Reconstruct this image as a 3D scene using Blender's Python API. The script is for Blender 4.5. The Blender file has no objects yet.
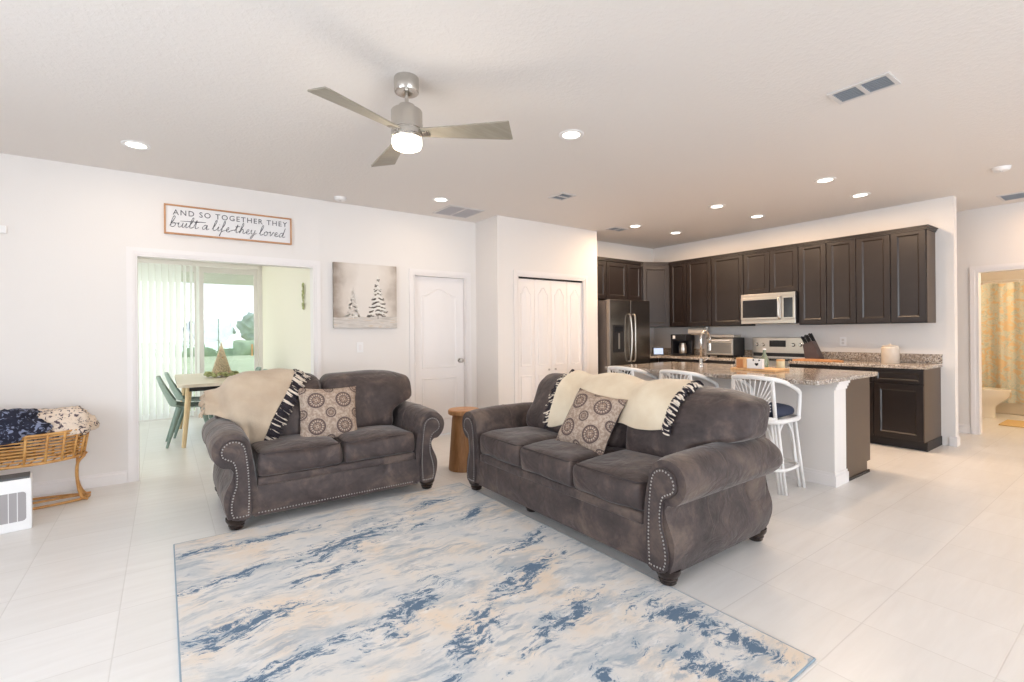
import bpy, bmesh, math, random
from math import pi, sin, cos, radians as R
from mathutils import Vector, Matrix, noise
from mathutils.bvhtree import BVHTree
random.seed(7)
scene = bpy.context.scene
COL = scene.collection

# ------------------------------------------------------------------ camera
cam_data = bpy.data.cameras.new('camera')
cam = bpy.data.objects.new('camera', cam_data); COL.objects.link(cam)
YAW, ROLL = .62454, -.00916
CAM_H = 1.30
fw = Vector((sin(YAW), cos(YAW), 0)); rt = Vector((cos(YAW), -sin(YAW), 0)); up = Vector((0, 0, 1))
r2 = rt*cos(ROLL) + up*sin(ROLL); u2 = -rt*sin(ROLL) + up*cos(ROLL)
cam.matrix_world = Matrix(((r2.x, u2.x, -fw.x, 0), (r2.y, u2.y, -fw.y, 0), (r2.z, u2.z, -fw.z, CAM_H), (0, 0, 0, 1)))
cam_data.sensor_width = 36; cam_data.lens = 483.3/1024*36
cam_data.shift_y = -8.15/1024
cam_data.clip_start = .05; cam_data.clip_end = 500
scene.camera = cam

# ------------------------------------------------------------------ world, sun, daylight and fill lamps, exposure
world = bpy.data.worlds.new('world'); scene.world = world; world.use_nodes = True
wn = world.node_tree.nodes; wl = world.node_tree.links
bg = wn['Background']
tc = wn.new('ShaderNodeTexCoord'); sep = wn.new('ShaderNodeSeparateXYZ'); rmp = wn.new('ShaderNodeValToRGB')
wl.new(tc.outputs['Generated'], sep.inputs[0]); wl.new(sep.outputs['Z'], rmp.inputs[0])
rmp.color_ramp.elements[0].position = 0.0; rmp.color_ramp.elements[0].color = (.93, .96, 1, 1)
rmp.color_ramp.elements[1].position = .5; rmp.color_ramp.elements[1].color = (.62, .80, 1, 1)
wl.new(rmp.outputs[0], bg.inputs['Color']); bg.inputs['Strength'].default_value = 2.4

def lamp(name, kind, loc, energy, color=(1, 1, 1), rot=(0, 0, 0), **kw):
    l = bpy.data.lights.new(name, kind); l.energy = energy; l.color = color
    for k, v in kw.items(): setattr(l, k, v)
    o = bpy.data.objects.new(name, l); COL.objects.link(o); o.location = loc; o.rotation_euler = rot
    return o
lamp('sun', 'SUN', (0, 20, 10), 3.0, (1, .95, .86), (R(-52), 0, R(-14)), angle=R(1.2))
lamp('dining_side_fill', 'AREA', (-2.2, 7.3, 1.4), 56, (.95, 1, .93), (0, R(-90), 0), shape='RECTANGLE', size=1.8, size_y=2.4)  # added to brighten the dining room through an invented side window
# fill lamps added at unseen openings behind the camera and in the left wall
lamp('window_fill_front', 'AREA', (1.9, -5.65, 1.3), 430, (.84, .92, 1), (R(90), 0, 0), shape='RECTANGLE', size=4.4, size_y=2.2)
lamp('window_fill_left', 'AREA', (-2.95, 1.0, 1.4), 185, (.78, .88, 1), (0, R(-90), 0), shape='RECTANGLE', size=1.9, size_y=3.0)
lamp('window_fill_right', 'AREA', (7.2, -5.65, 1.35), 14, (.95, .97, 1), (R(90), 0, 0), shape='RECTANGLE', size=1.8, size_y=2.0)
lamp('daylight_dining', 'AREA', (-.3, 9.34, 1.2), 34, (.93, 1, .93), (R(-90), 0, 0), shape='RECTANGLE', size=2.4, size_y=2.1)

scene.view_settings.view_transform = 'Standard'; scene.view_settings.look = 'None'
scene.view_settings.gamma = 1; scene.view_settings.use_curve_mapping = False
scene.view_settings.exposure = -0.57
try:
    scene.cycles.max_bounces = 10; scene.cycles.diffuse_bounces = 6; scene.cycles.sample_clamp_indirect = 6
    scene.cycles.use_denoising = True
except Exception: pass

# ------------------------------------------------------------------ materials
MATS = {}
def srgb(r, g, b):
    f = lambda c: (c/255/12.92) if c/255 <= .04045 else ((c/255+.055)/1.055)**2.4
    return (f(r), f(g), f(b), 1)
class NT:
    def __init__(s, name):
        s.m = bpy.data.materials.new(name); s.m.use_nodes = True; s.t = s.m.node_tree
        s.b = s.t.nodes['Principled BSDF']; s.out = s.t.nodes['Material Output']
    def n(s, typ, **kw):
        x = s.t.nodes.new(typ)
        for k, v in kw.items():
            if k.startswith('i_'):
                key = k[2:]; key = int(key) if key.isdigit() else key.replace('_', ' ')
                x.inputs[key].default_value = v
            else: setattr(x, k, v)
        return x
    def l(s, a, b): s.t.links.new(a, b)
    def coord(s, scale=(1, 1, 1), loc=(0, 0, 0), rot=(0, 0, 0), src='Object'):
        c = s.n('ShaderNodeTexCoord'); m = s.n('ShaderNodeMapping')
        m.inputs['Scale'].default_value = scale; m.inputs['Location'].default_value = loc; m.inputs['Rotation'].default_value = rot
        s.l(c.outputs[src], m.inputs[0]); return m.outputs[0]
    def noise(s, vec, scale, detail=3, rough=.5, dist=0):
        x = s.n('ShaderNodeTexNoise'); x.inputs['Scale'].default_value = scale; x.inputs['Detail'].default_value = detail
        x.inputs['Roughness'].default_value = rough; x.inputs['Distortion'].default_value = dist
        if vec is not None: s.l(vec, x.inputs['Vector'])
        return x.outputs['Fac']
    def ramp(s, fac, stops, interp='LINEAR'):
        x = s.n('ShaderNodeValToRGB'); x.color_ramp.interpolation = interp
        e = x.color_ramp.elements
        while len(e) < len(stops): e.new(.5)
        for i, (p, c) in enumerate(stops):
            e[i].position = p; e[i].color = c if len(c) == 4 else (*c, 1)
        s.l(fac, x.inputs[0]); return x.outputs[0]
    def math(s, op, a, b=None, c=None, clamp=False):
        x = s.n('ShaderNodeMath', operation=op); x.use_clamp = clamp
        for i, v in enumerate((a, b, c)):
            if v is None: continue
            if isinstance(v, (int, float)): x.inputs[i].default_value = v
            else: s.l(v, x.inputs[i])
        return x.outputs[0]
    def mix(s, fac, a, b):
        x = s.n('ShaderNodeMix', data_type='RGBA')
        for i, v in ((0, fac), (6, a), (7, b)):
            if isinstance(v, (int, float, tuple)): x.inputs[i].default_value = v
            else: s.l(v, x.inputs[i])
        return x.outputs[2]
    def bump(s, h, strength=.3, dist=.01):
        x = s.n('ShaderNodeBump'); x.inputs['Strength'].default_value = strength; x.inputs['Distance'].default_value = dist
        s.l(h, x.inputs['Height']); s.l(x.outputs[0], s.b.inputs['Normal'])
    def color(s, c):
        if isinstance(c, tuple): s.b.inputs['Base Color'].default_value = c
        else: s.l(c, s.b.inputs['Base Color'])

def plain(name, rgb, rough=.5, metal=0, bump=0, bscale=60, var=0, vscale=6, **kw):
    if name in MATS: return MATS[name]
    t = NT(name); c = srgb(*rgb)
    if var:
        v = t.coord(); f = t.noise(v, vscale, 4)
        a = tuple(max(0, x*(1-var)) for x in c[:3])+(1,); b = tuple(min(1, x*(1+var)) for x in c[:3])+(1,)
        t.color(t.ramp(f, [(.3, a), (.7, b)]))
    else: t.color(c)
    t.b.inputs['Roughness'].default_value = rough; t.b.inputs['Metallic'].default_value = metal
    for k, v in kw.items(): t.b.inputs[k.replace('_', ' ')].default_value = v
    if bump: t.bump(t.noise(t.coord(), bscale, 3), bump, .004)
    MATS[name] = t.m; return t.m

M_wall = plain('wall_paint', (227, 222, 218), .85, bump=.12, bscale=90)
M_ceil = NT('ceiling_paint'); M_ceil.color(srgb(228, 222, 217)); M_ceil.b.inputs['Roughness'].default_value = .95
_v = M_ceil.coord(); M_ceil.bump(M_ceil.math('MULTIPLY', M_ceil.ramp(M_ceil.noise(_v, 38, 4, .6), [(.45, (0, 0, 0)), (.6, (1, 1, 1))]), 1.0), .22, .004); M_ceil = M_ceil.m
M_trim = plain('trim_paint', (231, 226, 224), .45)
M_door = plain('door_paint', (234, 229, 227), .4)
M_dwall = plain('dining_wall_paint', (236, 231, 217), .85)

def floor_mat():
    t = NT('floor_tile'); v = t.coord()
    s = t.n('ShaderNodeSeparateXYZ'); t.l(v, s.inputs[0])
    lines = []
    for ax, size, off in (('X', .4465, -.179), ('Y', .4245, .838)):
        a = t.math('DIVIDE', t.math('SUBTRACT', s.outputs[ax], off), size)
        fr = t.math('FRACT', a); d = t.math('MINIMUM', fr, t.math('SUBTRACT', 1.0, fr))
        lines.append(t.math('MULTIPLY', d, size))
    d = t.math('MINIMUM', lines[0], lines[1])
    g = t.math('SUBTRACT', 1.0, t.math('DIVIDE', d, .0035, clamp=True), clamp=True)
    # streaky stone look
    st = t.noise(t.coord((1.2, 9, 1)), 1.6, 5, .6, .6)
    # colour difference from tile to tile
    w = t.n('ShaderNodeTexWhiteNoise', noise_dimensions='2D'); cmb = t.n('ShaderNodeCombineXYZ')
    for i, (ax, size, off) in enumerate((('X', .4465, -.179), ('Y', .4245, .838))):
        t.l(t.math('FLOOR', t.math('DIVIDE', t.math('SUBTRACT', s.outputs[ax], off), size)), cmb.inputs[i])
    t.l(cmb.outputs[0], w.inputs['Vector'])
    base = t.ramp(st, [(.2, srgb(221, 218, 215)), (.8, srgb(232, 230, 228))])
    base = t.mix(t.math('MULTIPLY', w.outputs['Value'], .22), base, srgb(208, 204, 199))
    t.color(t.mix(t.math('MULTIPLY', g, .42), base, srgb(176, 170, 163)))
    t.b.inputs['Roughness'].default_value = .32
    t.b.inputs['Specular IOR Level'].default_value = .45
    t.bump(t.math('SUBTRACT', 1.0, g), .25, .002)
    return t.m
M_floor = floor_mat()

def sofa_mat():
    t = NT('sofa_leather'); v = t.coord()
    a = t.noise(v, 4.5, 5, .62, .7); b = t.noise(v, 26, 4, .6)
    f = t.math('ADD', t.math('MULTIPLY', a, .75), t.math('MULTIPLY', b, .25))
    t.color(t.ramp(f, [(.33, srgb(42, 33, 32)), (.5, srgb(68, 56, 54)), (.68, srgb(104, 88, 78))]))
    t.b.inputs['Roughness'].default_value = .62
    t.b.inputs['Sheen Weight'].default_value = .25; t.b.inputs['Sheen Roughness'].default_value = .4
    w = t.noise(t.coord((1, 1, 1.4)), 5.5, 3, .5, 1.8)
    h = t.math('ADD', t.math('MULTIPLY', w, 1.0), t.math('MULTIPLY', t.noise(v, 120, 2), .06))
    t.bump(h, .38, .03)
    return t.m
M_sofa = sofa_mat()
M_piping = plain('sofa_piping', (58, 49, 49), .6)
M_seam = plain('sofa_seam_stitch', (104, 92, 86), .7)
M_foot = plain('dark_turned_wood', (38, 26, 22), .25)
M_nail = plain('nail_steel', (178, 175, 172), .35, .9)

def rug_mat():
    t = NT('rug_pile'); v = t.coord()
    # rug axes: x across, y away from the camera
    warp = t.n('ShaderNodeTexNoise'); warp.inputs['Scale'].default_value = 3.2; warp.inputs['Detail'].default_value = 4
    t.l(v, warp.inputs['Vector'])
    off = t.n('ShaderNodeVectorMath', operation='MULTIPLY_ADD'); t.l(warp.outputs['Color'], off.inputs[0])
    off.inputs[1].default_value = (.20, .20, 0); t.l(v, off.inputs[2])
    wv = off.outputs[0]
    def aniso(vec, rot, sc, scale, detail=5, rough=.62):
        m = t.n('ShaderNodeMapping'); m.inputs['Rotation'].default_value = (0, 0, rot); m.inputs['Scale'].default_value = sc
        t.l(vec, m.inputs[0]); return t.noise(m.outputs[0], scale, detail, rough)
    peach = t.noise(wv, 2.1, 5, .6)
    base = t.ramp(peach, [(.36, srgb(200, 203, 205)), (.5, srgb(216, 212, 207)), (.66, srgb(222, 206, 188))])
    lb = aniso(wv, R(-18), (1.2, 3.6, 1), 1.9, 7, .66)
    base = t.mix(t.ramp(lb, [(.49, (0, 0, 0)), (.62, (.7, .7, .7))]), base, srgb(160, 172, 182))
    lb2 = aniso(wv, R(-30), (1.5, 5.5, 1), 3.2, 6, .7)
    base = t.mix(t.ramp(lb2, [(.54, (0, 0, 0)), (.63, (.7, .7, .7))]), base, srgb(142, 158, 174))
    wh = aniso(v, R(30), (2, 6, 1), 2.4, 6, .7)
    base = t.mix(t.ramp(wh, [(.56, (0, 0, 0)), (.66, (.6, .6, .6))]), base, srgb(228, 226, 224))
    # dark blue clusters where the photograph has them: (x, y, angle, length, width)
    spots = [(.95, 3.05, 20, .42, .15), (.95, 2.15, 30, .36, .12), (1.08, 1.80, 32, .30, .10), (.30, 3.0, 8, .30, .06), (.55, 3.42, 5, .30, .05),
             (.25, 2.45, 5, .38, .10), (.30, 2.05, 8, .45, .07), (1.62, 3.35, 15, .17, .06), (1.78, 2.98, 30, .20, .06),
             (1.55, 2.05, 14, .36, .09), (1.45, 1.65, 16, .32, .08), (1.9, 1.32, 95, .30, .12), (1.72, .98, 110, .32, .10), (1.95, 1.05, 80, .16, .06),
             (1.25, 1.2, 40, .24, .05), (.7, 1.5, 40, .3, .07), (1.82, 2.4, 20, .30, .06), (.15, 3.45, 0, .18, .06), (.7, 2.7, 10, .22, .05), (.85, 1.05, 40, .3, .08), (1.40, 3.02, 25, .12, .04), (.3, 1.2, 20, .4, .09)]
    acc = None
    for (x, y, a, ln, wd) in spots:
        m = t.n('ShaderNodeMapping', vector_type='TEXTURE'); m.inputs['Location'].default_value = (x-1.055, y-2.255, 0)
        m.inputs['Rotation'].default_value = (0, 0, R(a)); m.inputs['Scale'].default_value = (ln, wd, 10)
        o2 = t.n('ShaderNodeVectorMath', operation='ADD'); t.l(wv, o2.inputs[0]); o2.inputs[1].default_value = (-.10, -.10, 0)
        t.l(o2.outputs[0], m.inputs[0])
        le = t.n('ShaderNodeVectorMath', operation='LENGTH'); t.l(m.outputs[0], le.inputs[0])
        q = t.math('SUBTRACT', 1.0, le.outputs['Value'])
        acc = q if acc is None else t.math('MAXIMUM', acc, q)
    w2 = t.n('ShaderNodeTexNoise'); w2.inputs['Scale'].default_value = 17; w2.inputs['Detail'].default_value = 3; t.l(v, w2.inputs['Vector'])
    of2 = t.n('ShaderNodeVectorMath', operation='MULTIPLY_ADD'); t.l(w2.outputs['Color'], of2.inputs[0]); of2.inputs[1].default_value = (.045, .045, 0); t.l(wv, of2.inputs[2])
    br = aniso(of2.outputs[0], R(-24), (1.0, 2.6, 1), 9.5, 7, .80)
    k = t.math('ADD', t.math('MULTIPLY', t.math('MAXIMUM', acc, -.6), .15), br)
    base = t.mix(t.ramp(k, [(.525, (0, 0, 0)), (.58, (.7, .7, .7))]), base, srgb(148, 166, 184))
    base = t.mix(t.ramp(k, [(.575, (0, 0, 0)), (.60, (.9, .9, .9))]), base, srgb(78, 104, 130))
    t.color(base); t.b.inputs['Roughness'].default_value = .95
    t.bump(t.noise(v, 260, 2), .35, .004)
    return t.m
M_rug = rug_mat()
M_rugedge = plain('rug_binding', (142, 158, 170), .9)

def medallion_mat(name):
    t = NT(name); c = t.n('ShaderNodeTexCoord'); s = t.n('ShaderNodeSeparateXYZ'); t.l(c.outputs['Object'], s.inputs[0])
    def cell(px, ox, oz, rad):
        u = t.math('SUBTRACT', t.math('FRACT', t.math('ADD', t.math('DIVIDE', s.outputs['X'], px), ox)), .5)
        w = t.math('SUBTRACT', t.math('FRACT', t.math('ADD', t.math('DIVIDE', s.outputs['Z'], px), oz)), .5)
        r = t.math('SQRT', t.math('ADD', t.math('MULTIPLY', u, u), t.math('MULTIPLY', w, w)))
        return t.math('DIVIDE', r, rad), t.math('ARCTAN2', w, u)
    cream, dk, mid = srgb(178, 160, 144), srgb(88, 72, 68), srgb(138, 116, 102)
    base = t.mix(t.ramp(t.noise(t.coord(), 55, 3, .6), [(.46, (0, 0, 0)), (.54, (.7, .7, .7))]), cream, mid)
    for (px, ox, oz, rad) in ((.205, 0, 0, .335), (.205, .5, .5, .21)):
        r, a = cell(px, ox, oz, rad)
        rings = t.ramp(r, [(0, mid), (.10, cream), (.18, mid), (.42, dk), (.50, cream), (.66, mid), (.76, dk), (.92, cream), (.98, dk), (1.0, dk)], 'CONSTANT')
        spoke = t.math('GREATER_THAN', t.math('SINE', t.math('MULTIPLY', a, 16.0)), .15)
        band = t.math('MULTIPLY', t.math('MULTIPLY', t.math('GREATER_THAN', r, .5), t.math('LESS_THAN', r, .78)), spoke)
        rings = t.mix(t.math('MULTIPLY', band, .8), rings, dk)
        sp2 = t.math('GREATER_THAN', t.math('SINE', t.math('MULTIPLY', a, 4.0)), .8)
        rings = t.mix(t.math('MULTIPLY', t.math('MULTIPLY', sp2, t.math('LESS_THAN', r, .42)), .8), rings, dk)
        base = t.mix(t.math('LESS_THAN', r, 1.0), base, rings)
    t.color(base); t.b.inputs['Roughness'].default_value = .9
    t.bump(t.noise(t.coord(), 200, 2), .3, .002)
    return t.m
M_medal = medallion_mat('medallion_fabric')
M_pilback = plain('pillow_back_fabric', (70, 62, 66), .9)

def granite_mat():
    t = NT('granite'); v = t.coord()
    vo = t.n('ShaderNodeTexVoronoi'); vo.inputs['Scale'].default_value = 105; t.l(v, vo.inputs['Vector'])
    sep = t.n('ShaderNodeSeparateColor'); t.l(vo.outputs['Color'], sep.inputs[0])
    a = t.ramp(sep.outputs[0], [(0, srgb(100, 90, 86)), (.12, srgb(150, 138, 128)), (.4, srgb(186, 174, 162)), (.62, srgb(210, 202, 192)), (.86, srgb(165, 148, 132))], 'CONSTANT')
    n = t.noise(v, 5, 4)
    t.color(t.mix(t.ramp(n, [(.4, (0, 0, 0)), (.65, (.45, .45, .45))]), a, srgb(142, 128, 116)))
    t.b.inputs['Roughness'].default_value = .12
    return t.m
M_granite = granite_mat()

def wood(name, c1, c2, scale=(1, 1, 9), rough=.45):
    t = NT(name); v = t.coord(scale)
    t.color(t.ramp(t.noise(v, 5, 5, .6, .8), [(.3, srgb(*c1)), (.7, srgb(*c2))])); t.b.inputs['Roughness'].default_value = rough
    return t.m
M_esp = plain('espresso_cabinet', (36, 29, 27), .34, var=.12, vscale=9)
M_espb = plain('espresso_carcass', (24, 19, 18), .5)  # blackish carcass, shade in the gaps between doors put into its colour
M_esp_lit = plain('espresso_lit_side', (84, 68, 54), .45, var=.05)  # lighter espresso copy, light on the end panels put into the colour
M_toe = plain('toe_kick', (40, 33, 31), .6)
M_tablewood = wood('end_table_wood', (148, 104, 66), (186, 138, 92), (9, 9, 1))
M_tabletop = wood('end_table_top_wood', (170, 118, 74), (206, 156, 108), (1, 8, 1))
M_lightwood = wood('pale_oak', (216, 204, 184), (232, 222, 206), (1, 7, 1), .5)
M_legwood = wood('dining_leg_wood', (220, 190, 144), (232, 208, 168), (6, 6, 1), .5)
M_tray = wood('tray_wood', (204, 156, 104), (226, 184, 134), (1, 6, 1))
M_board = wood('cutting_board_wood', (176, 118, 70), (206, 150, 100), (1, 6, 1))
M_bladewood = wood('fan_blade_wood', (134, 127, 114), (150, 142, 128), (1, 8, 1), .4)
M_signwood = wood('sign_frame_wood', (168, 118, 78), (196, 146, 102), (1, 1, 1))
M_rattan = wood('natural_rattan', (176, 122, 62), (216, 166, 100), (3, 3, 3), .45)
def steel(name, rgb, rough=.28):
    t = NT(name); v = t.coord((1, 1, 60))
    n = t.noise(v, 4, 2)
    c = srgb(*rgb); t.color(t.ramp(n, [(.3, tuple(x*.93 for x in c[:3])+(1,)), (.7, c)]))
    t.b.inputs['Metallic'].default_value = 1; t.b.inputs['Roughness'].default_value = rough
    return t.m
M_steel = steel('brushed_steel', (205, 198, 188))
M_nickel = plain('brushed_nickel', (200, 196, 190), .25, 1, var=.05, vscale=20)
M_fridge = steel('fridge_steel', (150, 142, 134), .22)
M_fridgeside = plain('fridge_side_grey', (122, 110, 102), .5, .3)
M_black = plain('black_gloss', (22, 22, 25), .12)
M_blackmat = plain('black_plastic', (32, 31, 33), .45)
M_white = plain('white_plastic', (235, 233, 232), .4)
M_whitepaint = plain('white_rattan_paint', (236, 234, 232), .45)
M_navy = plain('navy_fabric', (52, 58, 78), .9)
M_green = plain('sage_chair_shell', (142, 160, 150), .45)
M_green2 = plain('sage_chair_leg', (126, 146, 138), .45)
M_ceramic = plain('white_ceramic', (236, 232, 222), .15)
M_canister = plain('cream_canister', (206, 194, 180), .35)
M_gray = plain('purifier_grille', (160, 155, 155), .6)
M_grayd = plain('purifier_top', (84, 84, 86), .6)
M_vent = plain('vent_white', (210, 206, 204), .5)
M_ventd = plain('vent_shadow_grey', (84, 92, 100), .6)
M_louver = plain('vent_louver_grey', (150, 156, 164), .6)
M_ventl = plain('return_grille_grey', (188, 184, 186), .6)
def glass_mat():
    t = NT('window_glass'); t.t.nodes.remove(t.b)
    tr = t.n('ShaderNodeBsdfTransparent'); gl = t.n('ShaderNodeBsdfGlossy'); gl.inputs['Roughness'].default_value = .02
    mx = t.n('ShaderNodeMixShader'); mx.inputs[0].default_value = .05
    t.l(tr.outputs[0], mx.inputs[1]); t.l(gl.outputs[0], mx.inputs[2]); t.l(mx.outputs[0], t.out.inputs[0])
    return t.m
M_glass = glass_mat()
def blind_mat():
    t = NT('blind_vinyl'); t.color(srgb(240, 242, 240)); t.b.inputs['Roughness'].default_value = .6
    tl = t.n('ShaderNodeBsdfTranslucent'); tl.inputs[0].default_value = (.9, .9, .9, 1)
    mx = t.n('ShaderNodeMixShader'); mx.inputs[0].default_value = .32
    t.l(t.b.outputs[0], mx.inputs[1]); t.l(tl.outputs[0], mx.inputs[2]); t.l(mx.outputs[0], t.out.inputs[0])
    return t.m
M_blind = blind_mat()
def emis(name, rgb, strength):
    t = NT(name); t.b.inputs['Emission Color'].default_value = (*rgb, 1); t.b.inputs['Emission Strength'].default_value = strength
    t.color((*rgb, 1)); return t.m
M_bulb = emis('lamp_lens', (1, .93, .82), 9)
M_fanlens = emis('fan_lamp_lens', (1, .92, .80), 5)
def cloth(name, rgb, rgb2, scale=3, bump=.4, bs=90):
    t = NT(name); v = t.coord()
    t.color(t.ramp(t.noise(v, scale, 4), [(.35, srgb(*rgb)), (.65, srgb(*rgb2))])); t.b.inputs['Roughness'].default_value = .95
    t.b.inputs['Sheen Weight'].default_value = .2
    t.bump(t.math('ADD', t.noise(v, bs, 3), t.math('MULTIPLY', t.noise(v, 9, 3, .5, 1), 2.0)), bump, .006)
    return t.m
M_throw_cream = cloth('cream_throw', (212, 194, 168), (224, 211, 188), 5)
M_throw_beige = cloth('beige_throw', (178, 158, 136), (194, 176, 154), 4)
M_tassel_d = plain('tassel_dark', (44, 38, 44), .95)
M_tassel_l = plain('tassel_light', (222, 208, 192), .95)
def knit(name, base, spots, thr=.5, scale=26):
    t = NT(name); v = t.coord((1, 1, 1))
    vo = t.n('ShaderNodeTexNoise'); vo.inputs['Scale'].default_value = scale; vo.inputs['Detail'].default_value = 2; vo.inputs['Distortion'].default_value = 1.5
    t.l(v, vo.inputs['Vector'])
    t.color(t.ramp(vo.outputs['Fac'], [(thr-.02, srgb(*base)), (thr+.03, srgb(*spots))])); t.b.inputs['Roughness'].default_value = .95
    t.bump(vo.outputs['Fac'], .6, .02)
    return t.m
M_navyknit = knit('navy_chunky_knit', (36, 38, 54), (128, 136, 162), .575, 20)
M_fleck = knit('cream_flecked_fleece', (226, 208, 190), (84, 70, 78), .575, 24)
def curtain_mat():
    t = NT('shower_curtain_print'); v = t.coord((0, 1, 1)); 
    a = t.noise(v, 9, 3, .5, 1.4); b = t.noise(v, 16, 3, .5, 2.0)
    base = t.ramp(b, [(.38, srgb(186, 198, 190)), (.5, srgb(216, 210, 192)), (.62, srgb(200, 206, 196))])
    t.color(t.mix(t.ramp(a, [(.50, (0, 0, 0)), (.58, (.8, .8, .8))]), base, srgb(220, 190, 142)))
    t.b.inputs['Roughness'].default_value = .85
    return t.m
M_curtain = curtain_mat()
M_tub = plain('bathtub_enamel', (224, 212, 190), .2)
M_mat = plain('bath_mat_pile', (206, 176, 124), .95, bump=.5, bscale=120)
M_ink = plain('sign_ink', (92, 91, 95), .8)
M_signface = plain('sign_face', (226, 224, 224), .8)
M_lawn = plain('lawn_grass', (172, 180, 140), .95, var=.12, vscale=.6)
M_leaf = plain('tree_leaves', (172, 184, 168), .9, var=.25, vscale=1.5)  # leaf and hedge greens paled, with haze put into the colour
M_leaf2 = plain('hedge_leaves', (150, 166, 128), .9, var=.25, vscale=1.5)
M_house = plain('house_stucco', (236, 235, 230), .9)
M_roof = plain('roof_shingle', (128, 134, 146), .9)
M_bark = plain('tree_bark', (92, 76, 62), .9)

# ------------------------------------------------------------------ mesh helpers
class MB:
    def __init__(s): s.v = []; s.f = []; s.mi = []
    def add(s, vs, fs, mi=0):
        o = len(s.v); s.v += [tuple(p) for p in vs]; s.f += [tuple(i+o for i in f) for f in fs]; s.mi += [mi]*len(fs); return s
    def box(s, x0, x1, y0, y1, z0, z1, mi=0, M=None):
        vs = [Vector(p) for p in ((x0,y0,z0),(x1,y0,z0),(x1,y1,z0),(x0,y1,z0),(x0,y0,z1),(x1,y0,z1),(x1,y1,z1),(x0,y1,z1))]
        if M is not None: vs = [M @ p for p in vs]
        return s.add(vs, [(0,3,2,1),(4,5,6,7),(0,1,5,4),(1,2,6,5),(2,3,7,6),(3,0,4,7)], mi)
    def bbox(s, x0, x1, y0, y1, z0, z1, b=.005, mi=0, M=None):      # chamfered box
        bm = bmesh.new(); bmesh.ops.create_cube(bm, size=1)
        for v in bm.verts: v.co = Vector(((x0+x1)/2+v.co.x*(x1-x0), (y0+y1)/2+v.co.y*(y1-y0), (z0+z1)/2+v.co.z*(z1-z0)))
        bmesh.ops.bevel(bm, geom=bm.edges[:], offset=b, segments=2, profile=.6, affect='EDGES')
        bm.verts.index_update(); vs = [v.co.copy() for v in bm.verts]
        if M is not None: vs = [M @ p for p in vs]
        s.add(vs, [[v.index for v in f.verts] for f in bm.faces], mi); bm.free(); return s
    def tube(s, pts, r, n=8, closed=False, mi=0, caps=True):
        pts = [Vector(p) for p in pts]; N = len(pts); rs = r if isinstance(r, (list, tuple)) else [r]*N
        vs = []; prev = None
        for i, p in enumerate(pts):
            if closed: t = pts[(i+1) % N]-pts[i-1]
            else: t = pts[min(i+1, N-1)]-pts[max(i-1, 0)]
            t.normalize()
            if prev is None:
                a = Vector((0, 0, 1)) if abs(t.z) < .9 else Vector((1, 0, 0)); nrm = t.cross(a).normalized()
            else: nrm = (prev-t*prev.dot(t)).normalized()
            prev = nrm; b = t.cross(nrm)
            for k in range(n):
                a = 2*pi*k/n; vs.append(p+(nrm*cos(a)+b*sin(a))*rs[i])
        fs = []
        for i in range(N if closed else N-1):
            j = (i+1) % N
            for k in range(n): fs.append((i*n+k, i*n+(k+1) % n, j*n+(k+1) % n, j*n+k))
        if not closed and caps: fs += [tuple(range(n-1, -1, -1)), tuple(range((N-1)*n, N*n))]
        return s.add(vs, fs, mi)
    def lathe(s, prof, c=(0, 0, 0), n=24, mi=0, M=None):
        vs = []; fs = []
        for (r, z) in prof:
            for k in range(n): vs.append(Vector((c[0]+r*cos(2*pi*k/n), c[1]+r*sin(2*pi*k/n), c[2]+z)))
        for i in range(len(prof)-1):
            for k in range(n): fs.append((i*n+k, i*n+(k+1) % n, (i+1)*n+(k+1) % n, (i+1)*n+k))
        fs += [tuple(range(n-1, -1, -1)), tuple(range((len(prof)-1)*n, len(prof)*n))]
        if M is not None: vs = [M @ p for p in vs]
        return s.add(vs, fs, mi)
    def prism(s, poly, a0, a1, plane='xz', mi=0, M=None):            # extrude a polygon along the missing axis
        def P(u, v, a): return {'xz': Vector((u, a, v)), 'xy': Vector((u, v, a)), 'yz': Vector((a, u, v))}[plane]
        n = len(poly); vs = [P(u, v, a0) for u, v in poly]+[P(u, v, a1) for u, v in poly]
        if M is not None: vs = [M @ p for p in vs]
        fs = [tuple(range(n)), tuple(range(2*n-1, n-1, -1))]+[(i, i+n, (i+1) % n+n, (i+1) % n) for i in range(n)]
        return s.add(vs, fs, mi)
    def grid(s, fn, nu, nv, mi=0, closed_u=False):
        vs = [fn(i/(nu-1) if not closed_u else i/nu, j/(nv-1)) for j in range(nv) for i in range(nu)]
        fs = []
        for j in range(nv-1):
            for i in range(nu if closed_u else nu-1):
                k = (i+1) % nu; fs.append((j*nu+i, j*nu+k, (j+1)*nu+k, (j+1)*nu+i))
        return s.add(vs, fs, mi)
    def ball(s, c, r, n=8, mi=0, sc=(1, 1, 1)):
        prof = [(max(.0005, r*sin(pi*i/n)), -r*cos(pi*i/n)) for i in range(n+1)]
        vs = []; fs = []; m = n*2
        for (a, z) in prof:
            for k in range(m): vs.append(Vector((c[0]+a*sc[0]*cos(2*pi*k/m), c[1]+a*sc[1]*sin(2*pi*k/m), c[2]+z*sc[2])))
        for i in range(n):
            for k in range(m): fs.append((i*m+k, i*m+(k+1) % m, (i+1)*m+(k+1) % m, (i+1)*m+k))
        return s.add(vs, fs, mi)
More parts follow.
